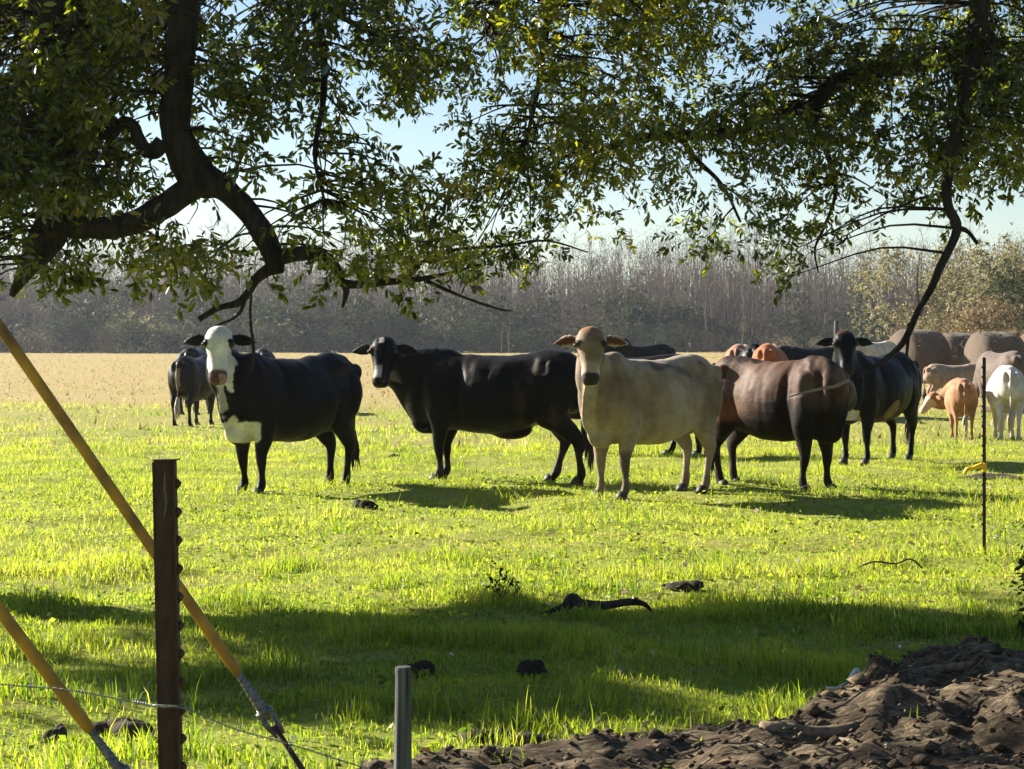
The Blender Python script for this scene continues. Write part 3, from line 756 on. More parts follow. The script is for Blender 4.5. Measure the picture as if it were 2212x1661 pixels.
def limb(name, pts, Z, n=12, wob=0.16, extra=None, parent=oak, mat='bark'):
    """pts: (px, py, radius px[, depth offset])"""
    L = []
    if extra is not None:
        for e in extra: L.append(tuple(e))
    for q in pts:
        z = Z + (q[3] if len(q) > 3 else 0)
        L.append((*W(q[0], q[1], z), q[2] * z / F))
    L = smooth_path(np.array(L), 5)
    b = B(); b.tube(L[:, :3] - OO, np.maximum(L[:, 3], .0015), n, ref=(0.3, 1, 0.2), wob=wob)
    return b.build(name, M[mat], parent, True), L

# trunk and the long limb overhead, both just outside the picture
b = B()
b.tube(smooth_path(np.array([(0, 0, -.2), (0.02, 0, 0.3), (0.1, -.05, 1.2), (0.2, -.1, 2.4), (0.4, -.2, 3.4)])), np.interp(np.linspace(0, 1, 17), [0, .2, .5, 1], [.62, .48, .42, .38]), 20, wob=.12)
b.build('trunk', M['bark'], oak, True)
b = B(); b.tube(smooth_path(np.array([(.35, -.2, 3.2), (2.2, -.7, 4.4), (5.3, -1.3, 5.0), (8.4, -1.6, 5.1), (11.4, -1.6, 4.7), (13.6, -1.4, 4.3), (15.5, -1.0, 4.4)])), np.linspace(.34, .07, 25), 14, wob=.12)
b.build('limb', M['bark'], oak, True)
b = B(); b.tube(smooth_path(np.array([(.3, -.1, 3.2), (1.4, 1.6, 4.8), (3.5, 3.2, 5.9), (6.5, 4.2, 6.6)])), np.linspace(.30, .07, 13), 12, wob=.12)
b.build('limb', M['bark'], oak, True)
b = B(); b.tube(smooth_path(np.array([(.4, -.2, 3.3), (.8, -.6, 5.2), (2.0, -1.6, 6.8), (3.6, -2.4, 8.0)])), np.linspace(.28, .05, 13), 12, wob=.12)
b.build('limb', M['bark'], oak, True)
b = B(); b.tube(smooth_path(np.array([(.3, -.1, 3.1), (-1.5, .8, 4.6), (-3.6, 1.4, 5.5)])), np.linspace(.28, .06, 9), 12, wob=.12)
b.build('limb', M['bark'], oak, True)

paths = []
def lb(pts, Z=13.0, extra=None, name='limb', **k):
    o, L = limb(name, pts, Z, extra=extra, **k); paths.append(L); return L
lb([(380, -210, 40), (390, 0, 38), (388, 150, 34), (378, 255, 33), (386, 305, 37), (412, 360, 42), (438, 388, 40), (482, 405, 28), (530, 450, 25), (565, 500, 24), (588, 545, 24), (598, 592, 16)], 13,
   extra=[(-2.1, 13.3, 5.0, .15), (-2.08, 13.2, 4.6, .13)])
lb([(436, 392, 34), (412, 405, 30), (370, 436, 28), (320, 466, 28), (250, 490, 26), (175, 492, 24), (105, 490, 22)], 13)
lb([(165, -200, 50), (112, -20, 46), (92, 110, 40), (122, 250, 37), (142, 370, 34), (118, 470, 40), (88, 535, 36), (52, 590, 18), (25, 640, 6)], 13.2, extra=[(-3.0, 13.6, 5.0, .20)])
lb([(352, 305, 18), (335, 325, 19), (312, 322, 16), (298, 298, 14), (288, 272, 13), (268, 264, 13), (250, 282, 12), (240, 318, 10), (232, 360, 6)], 12.95)
lb([(588, 560, 20), (618, 552, 17), (660, 548, 16), (705, 556, 13), (732, 590, 11), (742, 612, 10), (800, 613, 8), (868, 606, 7), (920, 601, 5.5), (975, 588, 3), (1040, 570, 2)], 13)
lb([(915, 603, 4), (955, 622, 4), (1010, 645, 3.2), (1080, 668, 2.4), (1108, 672, 1.2)], 13, name='branch')
lb([(590, 575, 15), (556, 600, 11), (536, 632, 9), (512, 655, 8), (470, 666, 6), (430, 690, 6)], 13, name='branch')
lb([(530, 640, 5), (520, 672, 4), (500, 690, 3), (470, 702, 2)], 13, name='branch')
lb([(740, 606, 9), (748, 630, 7), (740, 665, 3)], 13, name='branch')
lb([(545, 595, 3), (542, 640, 2.6), (541, 690, 2.8), (547, 745, 3.4), (547, 780, 3.4), (538, 815, 2)], 12.8, name='branch')
lb([(1260, 335, 5), (1380, 300, 9), (1458, 291, 11), (1549, 290, 12), (1640, 262, 13), (1700, 238, 14), (1749, 232, 16), (1786, 196, 18), (1822, 168, 18), (1890, 153, 18), (2000, 135, 18), (2100, 90, 20)], 13.4)
lb([(1755, 236, 9), (1768, 285, 7), (1788, 335, 6), (1804, 395, 5), (1800, 440, 4), (1776, 500, 3.4), (1760, 540, 2.6), (1768, 590, 1.6)], 13.4, name='branch')
lb([(2140, -210, 26), (2112, 50, 21), (2092, 180, 17), (2066, 290, 14), (2048, 370, 12), (2047, 440, 11), (2067, 496, 10.5), (2030, 578, 8.5), (2013, 620, 8), (1983, 672, 7.5), (1958, 728, 7), (1930, 762, 6.3), (1885, 795, 6), (1828, 824, 5)], 12.6,
   extra=[(2.9, 13.0, 4.85, .12)])
lb([(1836, 820, 4.6), (1805, 834, 3.8), (1782, 838, 3.4), (1745, 846, 2.6), (1705, 857, 1.3)], 12.58, name='branch', mat='pale_twig')  # branch end in pale wood: the sunlight on it is put into the colour
lb([(2066, 492, 8), (2090, 500, 5), (2112, 527, 4)], 12.6, name='branch')
lb([(1960, 725, 5), (1965, 700, 4), (1958, 770, 3)], 12.6, name='branch')
lb([(880, 604, 5), (905, 570, 4.5), (980, 540, 4), (1080, 532, 3), (1180, 520, 2.4), (1270, 545, 1.5)], 13.1, name='branch')
lb([(1050, 75, 12), (1080, 20, 16), (1090, -80, 20)], 13.5, name='branch')
lb([(1600, 480, 3), (1560, 400, 4), (1500, 340, 6), (1470, 292, 8)], 13.4, name='branch')
lb([(1130, 330, 3), (1160, 200, 6), (1180, 60, 9), (1200, -60, 14)], 13.8, name='branch')
lb([(900, 130, 3), (780, 60, 6), (640, -20, 12), (520, -90, 18)], 13.4, name='branch')
lb([(700, 430, 3), (680, 330, 5), (700, 200, 7), (690, 60, 10), (640, -40, 14)], 13.6, name='branch')

# foliage -----------------------------------------------------------
LOWX = [-160, 0, 60, 110, 180, 260, 330, 420, 480, 560, 640, 720, 830, 960, 1060, 1150, 1220, 1300, 1400, 1500, 1570, 1620, 1720, 1760, 1860, 1960, 2060, 2140, 2400]
LOWY = [650, 630, 650, 640, 575, 590, 610, 632, 600, 612, 585, 605, 622, 628, 615, 590, 566, 540, 528, 525, 570, 615, 600, 545, 520, 490, 470, 420, 420]
GAPS = [  # px, py, rx, ry, remaining density
    (885, 285, 110, 78, 0), (960, 330, 60, 60, .05), (930, 10, 90, 34, .12), (498, 25, 36, 40, .1), (445, 225, 42, 52, .05), (285, 225, 66, 42, .22), (325, 300, 70, 60, .35), (255, 400, 80, 60, .45),
    (575, 425, 88, 48, .16), (490, 470, 80, 44, .22), (1100, 470, 46, 42, .12), (1400, 440, 125, 62, .24), (1560, 390, 100, 78, .30), (1590, 470, 70, 50, .3), (1230, 430, 80, 60, .5),
    (1440, 200, 70, 60, .6), (960, 180, 50, 60, .5), (2110, 455, 56, 46, .3), (1760, 190, 50, 60, .45), (1850, 330, 110, 70, .62), (1900, 470, 110, 50, .55), (1060, 430, 160, 55, .6),
    (600, 330, 70, 50, .6), (760, 480, 120, 50, .6), (1330, 350, 110, 60, .6), (560, 110, 70, 90, .45), (455, 330, 40, 50, .3), (640, 250, 60, 60, .45), (1120, 250, 50, 40, .5), (1290, 130, 50, 40, .5), (1700, 330, 60, 40, .45), (720, 40, 50, 40, .4), (250, 130, 60, 50, .5), (190, 300, 40, 60, .5)]
def dens(px, py):
    low = np.interp(px, LOWX, LOWY)
    d = sstep(low + 12, low - 55, py)
    fade = sstep(low - 20, low - 190, py)
    d = d * (0.66 + 0.34 * fade)
    for gx, gy, rx, ry, k in GAPS:
        e = np.hypot((px - gx) / rx, (py - gy) / ry)
        d = d * (k + (1 - k) * sstep(0.75, 1.2, e))
    d = d * (1 - 0.25 * sstep(350, 500, py) * (px > 420))
    d = np.where(px < 150, np.maximum(d, 0.9 * sstep(640, 560, py)), d)
    return d

def frame_px(P):
    return 1106 + P[:, 0] * F / P[:, 1], HOR - (P[:, 2] - H) * F / P[:, 1]

# sprig positions inside the picture
N = 74000
px = rng.uniform(-170, 2380, N); py = rng.uniform(-90, 690, N)
ZZ = rng.uniform(12.3, 14.5, N)
P = np.stack([(px - 1106) * ZZ / F, ZZ, H - (py - HOR) * ZZ / F], 1)
cl = fbm(P, 1.9, 11.0, 3)
pr = dens(px, py) * sstep(0.36, 0.54, cl) * sstep(0.42, 0.58, fbm(P, 4.6, 3.0, 2))
pin = P[rng.uniform(size=N) < pr * 0.54 * (1 + .8 * sstep(560, 150, px))]
# the bare faces of the two big limbs: leaves near them hang behind
for PL in (paths[0], paths[1]):
    qx, qy = frame_px(PL[:, :3]); qr = PL[:, 3] * F / PL[:, 1]
    sx, sy = frame_px(pin)
    dmin = np.min(np.hypot(sx[:, None] - qx, sy[:, None] - qy) - qr - 26, axis=1)
    kp = (dmin > 0) | (pin[:, 1] > 13.25)
    pin = pin[kp]
# crown outside the picture
N = 60000
P = np.array([-2.6, 14.2, 5.9]) + rng.uniform(-1, 1, (N, 3)) * np.array([9.0, 4.6, 3.2])
e = np.linalg.norm((P - np.array([-2.6, 14.2, 5.9])) / np.array([9.0, 4.6, 3.2]), axis=1)
fx, fy = frame_px(P)
inside = (fx > -170) & (fx < 2380) & (fy > -90)
cl = fbm(P, 0.75, 31.0, 3)
ok = (e < 1) & ~inside & (P[:, 2] > 2.3 + 0.3 * cl) & (rng.uniform(size=N) < sstep(0.45, 0.57, cl) * (0.30 + 0.5 * e ** 3))
pout = P[ok][:4200]
N = 3600  # extra unseen sprigs, added sunward of the grass strips they should shade
tx = rng.uniform(-2.0, 2.7, N); ty = rng.uniform(8.0, 12.0, N); tz = rng.uniform(4.6, 6.6, N)
lim = np.interp(tx, [-2, -.7, .6, 2.7], [10.3, 11.4, 12.2, 12.6]); lo_ = np.interp(tx, [-2, -.8, 0, 1, 2.7], [9.1, 8.7, 8.3, 8.5, 9.3])
nz_ = fbm(xy3(tx * .55, ty * 1.3), 1.7, 12.0, 3)
kk_ = (ty < lim + (nz_ - .5) * 1.2) & (ty > lo_) & (rng.uniform(size=N) < sstep(.38, .52, nz_))
sv_ = np.array(SUN)
psh = np.stack([tx, ty, 0 * tx], 1)[kk_] + sv_ * (tz[kk_] / sv_[2])[:, None]
fx, fy = frame_px(psh)
pout = np.concatenate([pout, psh[(fy < -60) | (fx < -150)]])
sh_t = pout[:, 2] / sv_[2]
gx_ = pout[:, 0] - sv_[0] * sh_t; gy_ = pout[:, 1] - sv_[1] * sh_t
open_ = ((gx_ < .45) & (gx_ > -2.6) & (gy_ > 10.35) & (gy_ < 11.3)) | ((gx_ > .5) & (gx_ < 2.6) & (gy_ > 9.3) & (gy_ < 10.5)) | ((gx_ > .8) & (gx_ < 2.7) & (gy_ > 7.3) & (gy_ < 9.3)) | ((gx_ < -.3) & (gx_ > -2.2) & (gy_ < 8.5) & (gy_ > 7)) | ((gx_ < -1.6) & (gx_ > -3.4) & (gy_ > 10.6) & (gy_ < 14))
hole_ = open_ & ((gx_ > .8) & (gy_ < 9.3) | (fbm(xy3(gx_ * .8, gy_ * 1.6), 2.0, 40.0, 2) > .36))
pout = pout[~hole_]  # unseen sprigs dropped where sunlit patches are wanted on the ground
# a little of the low skirt left and right of the picture
def sprigs(P0, nl, ll, name, mat, parent, off, wid=0.36, twig=0.2, down=0.45, seed=1, tintbias=0.0):
    g = np.random.default_rng(seed)
    n = len(P0)
    q = g.normal(size=(n, 3)); q[:, 2] = q[:, 2] * 0.7 - down; q = nrm(q)
    tl = twig * g.uniform(.6, 1.4, n)
    t = np.tile(np.linspace(.1, 1, nl), (n, 1)) + g.uniform(-.04, .04, (n, nl))
    base_ = P0[:, None] + q[:, None] * (t * tl[:, None])[..., None]
    r = g.normal(size=(n, nl, 3)); r = nrm(r - q[:, None] * np.sum(r * q[:, None], -1, keepdims=True))
    d = nrm(q[:, None] * g.uniform(.3, .9, (n, nl, 1)) + r * 0.9 + np.array([0, 0, -.18]))
    nn = g.normal(size=(n, nl, 3)) + np.array([0, 0, 0.9]); nn = nrm(nn - d * np.sum(nn * d, -1, keepdims=True))
    bb = np.cross(nn, d)
    Ls = ll * g.uniform(.6, 1.35, (n, nl, 1)); Ws = Ls * wid * g.uniform(.8, 1.2, (n, nl, 1))
    U = [(0, 0), (.30, .40), (.68, .50), (1, 0), (.68, -.50), (.30, -.40)]
    fold = g.uniform(.05, .45, (n, nl, 1)); curl = g.uniform(-.1, .25, (n, nl, 1))
    vs = [base_ + d * Ls * u + bb * Ws * v + nn * (np.abs(v) * Ws * fold - curl * Ls * u * u) for u, v in U]
    V = np.stack(vs, 2).reshape(-1, 3)
    m = n * nl
    k = np.arange(m)[:, None] * 6
    Q = np.concatenate([k + np.array([[0, 3, 2, 1]]), k + np.array([[0, 5, 4, 3]])])
    clus = fbm(P0, 1.1, 3.3, 2)
    tint = np.clip(np.repeat((np.clip((clus - .5) * 1.6 + .42, 0, 1)[:, None] + g.uniform(-.42, .42, (n, nl)) + tintbias - .06).reshape(-1), 6), 0, 1)
    tw = 0.0022 * (ll / .065)
    # twigs as thin three-sided sticks
    p0 = P0; p1 = P0 + q * tl[:, None]
    s1 = nrm(np.cross(q, np.array([0.3, 0.2, 1.0]))); s2 = np.cross(q, s1)
    TV = np.stack([p0 + s1 * tw, p0 - s1 * tw * .5 + s2 * tw * .9, p0 - s1 * tw * .5 - s2 * tw * .9, p1], 1).reshape(-1, 3)
    kk = np.arange(n)[:, None] * 4
    TF = np.concatenate([kk + np.array([[0, 1, 3]]), kk + np.array([[1, 2, 3]]), kk + np.array([[2, 0, 3]])])
    o = mesh_obj(name, V - off, [Q], mat, parent, tint=tint)
    return o, (TV - off, TF), (base_.reshape(-1, 3), d.reshape(-1, 3), nn.reshape(-1, 3), Ls.reshape(-1), tint[::6])

fx_, _fy = frame_px(pin)
big_ = rng.uniform(size=len(pin)) < sstep(1150, 650, fx_)
keepb = rng.uniform(size=len(pin)) < np.where(big_, 0.60, 1.0)
pbig = pin[big_ & keepb]; psm = pin[~big_]
fo, tw1, leafinfo = sprigs(pbig, 13, 0.064, 'foliage', M['oak_leaf'], oak, OO, seed=5, wid=.33, twig=.19, tintbias=-.13)  # left-hand leaves tinted darker, their shade put into the colour
tag(fo, kind='stuff')
fo3, tw3, leafinfo3 = sprigs(psm, 15, 0.047, 'foliage', M['oak_leaf'], oak, OO, seed=8, wid=.34, twig=.15)
tag(fo3, kind='stuff')
leafinfo = tuple(np.concatenate([u_, v_]) for u_, v_ in zip(leafinfo, leafinfo3))
fo2, tw2, _ = sprigs(pout, 10, 0.12, 'foliage', M['oak_leaf'], oak, OO, twig=0.34, seed=6)  # unseen crown, partly added and thinned for its shade on the ground
tag(fo2, kind='stuff')
# connecting twigs: every third sprig of the visible crown hangs on a thin stem from the nearest limb
b = B()
LP = np.concatenate([L[:, :3] for L in paths])
sel = pin[::9]
for p in sel:
    dd = np.linalg.norm(LP - p, axis=1) + 9.0 * (LP[:, 2] < p[2] + 0.12); j = int(np.argmin(dd + rng.uniform(0, .25, len(dd))))
    if 0.12 < dd[j] < 1.3:
        mid = (LP[j] + p) / 2 + np.array([rng.normal() * .06, rng.normal() * .06, .10 * dd[j]])
        b.tube(smooth_path(np.array([LP[j], mid, p]), 3) - OO, np.linspace(.009, .0025, 7), 4, caps=False)
for TV, TF in (tw1, tw2, tw3):
    b.add(TV, TF)
tag(b.build('twigs', M['bark'], oak, True), kind='stuff')
# single leaves along the lower edge, seen against the wood and the sky
pb, pd, pn, pl, pt = leafinfo
fx, fy = frame_px(pb)
edge = np.interp(fx, LOWX, LOWY) - fy
cand = np.where((edge < 60) & (fx > 10) & (fx < 2200) & (pl > 0.05))[0]
cand = cand[np.argsort(edge[cand])][:240]
lv = np.array([(0, 0, 0), (.30, .15, .03), (.68, .19, .02), (1, 0, -.06), (.68, -.19, .02), (.30, -.15, .03)])
lm = None
for j in cand:
    if lm is None:
        lo = mesh_obj('leaf', lv, np.array([[0, 3, 2, 1], [0, 5, 4, 3]]), M['oak_leaf'], oak, tint=np.full(6, .45)); lm = lo.data
    else:
        lo = bpy.data.objects.new('leaf', lm); C.objects.link(lo); lo.parent = oak
    d = nrm(pd[j] + rng.normal(size=3) * .3); n_ = nrm(np.cross(d, rng.normal(size=3))); bb = np.cross(n_, d)
    s = pl[j] * 1.1
    lo.matrix_local = Matrix(((d[0] * s, bb[0] * s, n_[0] * s, pb[j][0] - OO[0]), (d[1] * s, bb[1] * s, n_[1] * s, pb[j][1] - OO[1]), (d[2] * s, bb[2] * s, n_[2] * s, pb[j][2] - OO[2]), (0, 0, 0, 1)))

# ------------------------------------------------------------------ grass
def blades(n, y0, y1, ln, wd, segs, name, mat, seed, margin=1.3, straw=0.07, lean=0.35, patch=None, wpow=2.0, dirtk=0.93, tintb=0.0):
    g = np.random.default_rng(seed)
    u = g.uniform(size=n)
    y = (y0 ** wpow + u * (y1 ** wpow - y0 ** wpow)) ** (1 / wpow)
    x = g.uniform(-1, 1, n) * (0.2404 * y + margin)
    cl = fbm(xy3(x, y), 1.3, 21.0, 3); fine = fbm(xy3(x, y), 6.0, 2.0, 2)
    keep = g.uniform(size=n) < (1 - dirtk * dirt_mask(x, y)) * sstep(0.22, 0.50, fine * .6 + cl * .4)
    if patch is not None: keep &= patch(x, y, g)
    x, y, cl, fine = x[keep], y[keep], cl[keep], fine[keep]; n = len(x)
    z = ground_z(x, y) - 0.006
    az = g.uniform(0, 2 * np.pi, n)
    big = fbm(xy3(x, y), 2.6, 61.0, 2)
    Ln = ln * g.uniform(.35, 1.35, n) * (0.35 + 0.7 * cl + 1.3 * sstep(.50, .72, big))
    Wd = wd * g.uniform(.7, 1.4, n)
    lx = np.cos(az); ly = np.sin(az)
    k = g.uniform(.1, 1.0, n) * lean * 2
    wa = g.uniform(0, 2 * np.pi, n)
    wx = np.cos(wa) * Wd / 2; wy = np.sin(wa) * Wd / 2
    b0 = np.stack([x, y, z], 1); wv = np.stack([wx, wy, 0 * wx], 1)
    ld = np.stack([lx, ly, 0 * lx], 1)
    m = b0 + ld * (Ln * k * .35)[:, None] + np.array([0, 0, 1.0]) * (Ln * .55)[:, None]
    tp = b0 + ld * (Ln * k)[:, None] + np.array([0, 0, 1.0]) * (Ln * (1 - .35 * k))[:, None]
    t = np.clip(0.15 + 0.75 * (cl - .25) + g.uniform(-.30, .28, n) + tintb, 0, .80)
    t = np.where(g.uniform(size=n) < straw, g.uniform(.82, 1, n), t)
    if segs == 2:
        V = np.stack([b0 - wv, b0 + wv, m + wv * .8, m - wv * .8, tp], 1).reshape(-1, 3)
        kk = np.arange(n)[:, None] * 5
        Fc = [kk + np.array([[0, 1, 2, 3]]), kk + np.array([[3, 2, 4]])]
        t = np.repeat(t, 5)
    else:
        V = np.stack([b0 - wv, b0 + wv, tp], 1).reshape(-1, 3)
        Fc = [np.arange(n)[:, None] * 3 + np.array([[0, 1, 2]])]
        t = np.repeat(t, 3)
    return tag(mesh_obj(name, V, Fc, mat, tint=t), kind='stuff')
blades(220000, 6.9, 15.5, 0.050, 0.0052, 2, 'grass', M['grass'], 41, patch=lambda x, y, g: g.uniform(size=len(x)) < 1.0 - 0.9 * sstep(11.2, 15.2, y + (fbm(xy3(x, y), .9, 5, 2) - .5) * 3))
blades(290000, 10, 31, 0.050, 0.0085, 1, 'grass', M['grass'], 42, straw=.16, lean=.6, tintb=.08, patch=lambda x, y, g: g.uniform(size=len(x)) < sstep(10, 14, y))
blades(170000, 28, 64, 0.060, 0.018, 1, 'grass', M['grass'], 43, tintb=.08, straw=.22, patch=lambda x, y, g: g.uniform(size=len(x)) < sstep(62, 20, y + (fbm(xy3(x * .35, y), .10, 3) - .5) * 70) * (.35 + .65 * (fbm(xy3(x * .4, y), .5, 9, 2) > .47)))
blades(70000, 26, 262, 0.085, 0.05, 1, 'dry_grass', M['straw'], 44, margin=6, straw=.4, lean=.5, wpow=1.4, patch=lambda x, y, g: g.uniform(size=len(x)) < sstep(22, 60, y + (fbm(xy3(x * .35, y), .12, 3) - .5) * 55))
blades(60000, 11, 48, 0.105, 0.010, 1, 'tussocks', M['grass'], 46, straw=.12, tintb=-.22, lean=.5, patch=lambda x, y, g: fbm(xy3(x, y), 1.5, 91, 3) > .585)
# tall grass blades in the shade
blades(7000, 7.0, 12.5, 0.095, 0.0055, 2, 'tall_grass', M['grass'], 45, straw=.05, lean=.3, patch=lambda x, y, g: fbm(xy3(x, y), 1.1, 77, 2) > .5)

def cards(n, region, size, hz, name, mat, seed, mask=None, flat=.5, surf=ground_z, tmax=1.0):
    """small broad leaves, petals or dead leaves lying or standing on the ground"""
    g = np.random.default_rng(seed)
    y = np.sqrt(g.uniform(region[0] ** 2, region[1] ** 2, n)); x = g.uniform(-1, 1, n) * (.2404 * y + .8)
    if mask is not None:
        k = mask(x, y, g); x, y = x[k], y[k]
    n = len(x)
    z = surf(x, y) + g.uniform(.2, 1, n) * hz
    d = g.normal(size=(n, 3)); d[:, 2] *= flat; d = nrm(d)
    nn = g.normal(size=(n, 3)) * flat + np.array([0, 0, 1]); nn = nrm(nn - d * np.sum(nn * d, 1, keepdims=True)); bb = np.cross(nn, d)
    s = (size * g.uniform(.5, 1.4, n))[:, None]; c = np.stack([x, y, z], 1)
    V = np.stack([c - d * s * .5, c + bb * s * .35 + nn * s * .08, c + d * s * .5, c - bb * s * .35 + nn * s * .08], 1).reshape(-1, 3)
    k = np.arange(n)[:, None] * 4
    return tag(mesh_obj(name, V, [k + np.array([[0, 1, 2, 3]])], mat, tint=np.repeat(g.uniform(0, tmax, n), 4)), kind='stuff')
cards(22000, (7, 24), .032, .04, 'clover', M['grass'], 51, tmax=.62, mask=lambda x, y, g: (dirt_mask(x, y) < .3) & (fbm(xy3(x, y), 1.4, 8, 2) > .47))
cards(700, (8, 40), .024, .06, 'white_flowers', M['white_petal'], 52, mask=lambda x, y, g: dirt_mask(x, y) < .2)
cards(700, (7, 11), .055, .014, 'fallen_leaves', M['dead_leaf'], 53, mask=lambda x, y, g: dirt_mask(x, y) > .5, surf=bank_h, flat=.35)
cards(900, (8, 24), .05, .03, 'fallen_leaves', M['dead_leaf'], 54, mask=lambda x, y, g: (x > .05 * y - 2 * (g.uniform(size=len(x)) < .3)) & (dirt_mask(x, y) < .5))

# matted dead stems and fine roots over the bank
g = np.random.default_rng(61); b = B()
for k in range(420):
    x = g.uniform(.6, 2.6); y = g.uniform(7.2, 10.2)
    if float(dirt_mask(np.array([x]), np.array([y]))[0]) < .6: continue
    a = g.normal() * .35 + (0.35 if x > .9 else 0); ln = g.uniform(.06, .30)
    P = np.array([(x + math.cos(a) * ln * t, y + math.sin(a) * ln * t, 0) for t in (-.5, -.17, .17, .5)]) + np.column_stack([np.zeros(4), g.normal(size=4) * .008, np.zeros(4)])
    P[:, 2] = bank_h(P[:, 0], P[:, 1]) + np.array([0.0, .008, .01, 0.0]) * g.uniform(.4, 1.6)
    b.tube(P, g.uniform(.0015, .0045), 3, caps=False)
M['root'] = simple('dry_root', (0.07, 0.05, 0.034), (0.22, 0.165, 0.11), 30, .95, .4, spec=.1)
tag(b.build('root_fibres', M['root']), kind='stuff')
# loose crumbs and small clods
g = np.random.default_rng(62); n = 3800
x = g.uniform(-1.6, 2.8, n); y = g.uniform(7.0, 10.4, n); k_ = dirt_mask(x, y) > g.uniform(.1, .8, n); x, y = x[k_], y[k_]; n = len(x)
ico = np.array([(0, 0, 1), (.9, 0, .3), (.25, .85, .35), (-.75, .5, .25), (-.7, -.55, .35), (.3, -.85, .3), (0, 0, -.5)])
icf = np.array([(0, 1, 2), (0, 2, 3), (0, 3, 4), (0, 4, 5), (0, 5, 1), (6, 2, 1), (6, 3, 2), (6, 4, 3), (6, 5, 4), (6, 1, 5)])
sz = g.uniform(.006, .018, n) * (1 + 1.6 * (g.uniform(size=n) > .93))
rz_ = g.uniform(0, 6.28, n); ca_, sa_ = np.cos(rz_), np.sin(rz_)
VV = ico[None] * (1 + g.normal(size=(n, 7, 3)) * .22) * sz[:, None, None]
VV = np.stack([VV[..., 0] * ca_[:, None] - VV[..., 1] * sa_[:, None], VV[..., 0] * sa_[:, None] + VV[..., 1] * ca_[:, None], VV[..., 2] * .8], -1) + np.stack([x, y, bank_h(x, y) + sz * .2], 1)[:, None]
tag(mesh_obj('soil_crumbs', VV.reshape(-1, 3), [(np.arange(n)[:, None, None] * 7 + icf[None]).reshape(-1, 3)], M['bank']), kind='stuff')
# exposed roots
for k, (pts, r) in enumerate([([(1.05, 8.75), (1.35, 8.95), (1.7, 9.1), (2.2, 9.0), (2.7, 8.9)], .035), ([(.95, 8.1), (1.3, 8.2), (1.75, 8.5), (2.4, 8.45)], .035),
                              ([(1.2, 7.75), (1.6, 7.95), (2.0, 8.05), (2.4, 7.9)], .05), ([(.1, 8.15), (.5, 8.3), (.9, 8.5), (1.3, 8.7)], .03)]):
    P = smooth_path(np.array([(x, y, float(bank_h(np.array([x]), np.array([y]))[0]) - .012) for x, y in pts]), 6)
    o_ = P[0].copy(); bb_ = B(); bb_.tube(P - o_, np.linspace(r, r * .45, len(P)), 9, wob=.35)
    o = bb_.build('tree_root', M['root'], None, True); o.location = o_
    tag(o, ['gnarled root cresting the top of the dirt bank at right', 'thick root across the middle of the dirt bank at right', 'thickest root low in the bottom right corner of the dirt bank', 'thin root at the grassy left edge of the dirt bank'][k], 'root')

def lump(name, px, py, rx, rz, label, cat, mat, seed, ry=None, parent=None):
    Z = ZG(py); x = (px - 1106) * Z / F
    g_ = random.Random(seed)
    b = B()
    for k in range(5):
        V, Fc = ellipsoid((g_.uniform(-.6, .6) * rx, g_.uniform(-.4, .4) * rx, g_.uniform(.0, .35) * rz), (rx * g_.uniform(.35, .75), rx * g_.uniform(.3, .6), rz * g_.uniform(.45, 1)), 12, 7)
        V = V * (1 + .5 * (fbm(V + seed, 18, 1, 2) - .5))[:, None]
        b.add(V, Fc)
    o = b.build(name, M[mat], None, True); o.location = (x, Z, gz(x, Z)); tag(o, label, cat)
    return o
lump('dung_pile', 786, 1106, .13, .075, 'dark clod of dung in the sunlit grass between the white-faced cow and the tan cow', 'dung', 'dung', 1)
lump('dung_pile', 852, 988, .10, .06, 'small dark dung clod behind the white-faced cow', 'dung', 'dung', 2)
lump('dung_pile', 1478, 1268, .15, .045, 'flat dark dung patch in bright grass at the edge of the shade', 'dung', 'dung', 3)
lump('dung_pile', 1150, 1462, .07, .09, 'black rounded dung clod in the shaded grass right of the wooden stake', 'dung', 'dung', 4)
lump('dung_pile', 908, 1462, .07, .07, 'black dung clod just behind the top of the wooden stake', 'dung', 'dung', 5)
lump('soil_clod', 262, 1590, .13, .065, 'row of dark soil clods behind the steel post', 'clod', 'soil', 6)
lump('soil_clod', 130, 1598, .06, .06, 'dark soil clod beside the left yellow guard', 'clod', 'soil', 7)
lump('soil_clod', 1085, 1592, .16, .05, 'reddish soil lump at the near grass edge of the dirt bank', 'clod', 'soil', 8)
lump('soil_clod', 2150, 1028, .5, .05, 'bare dark soil heap behind the thin right-hand post', 'clod', 'soil', 9)

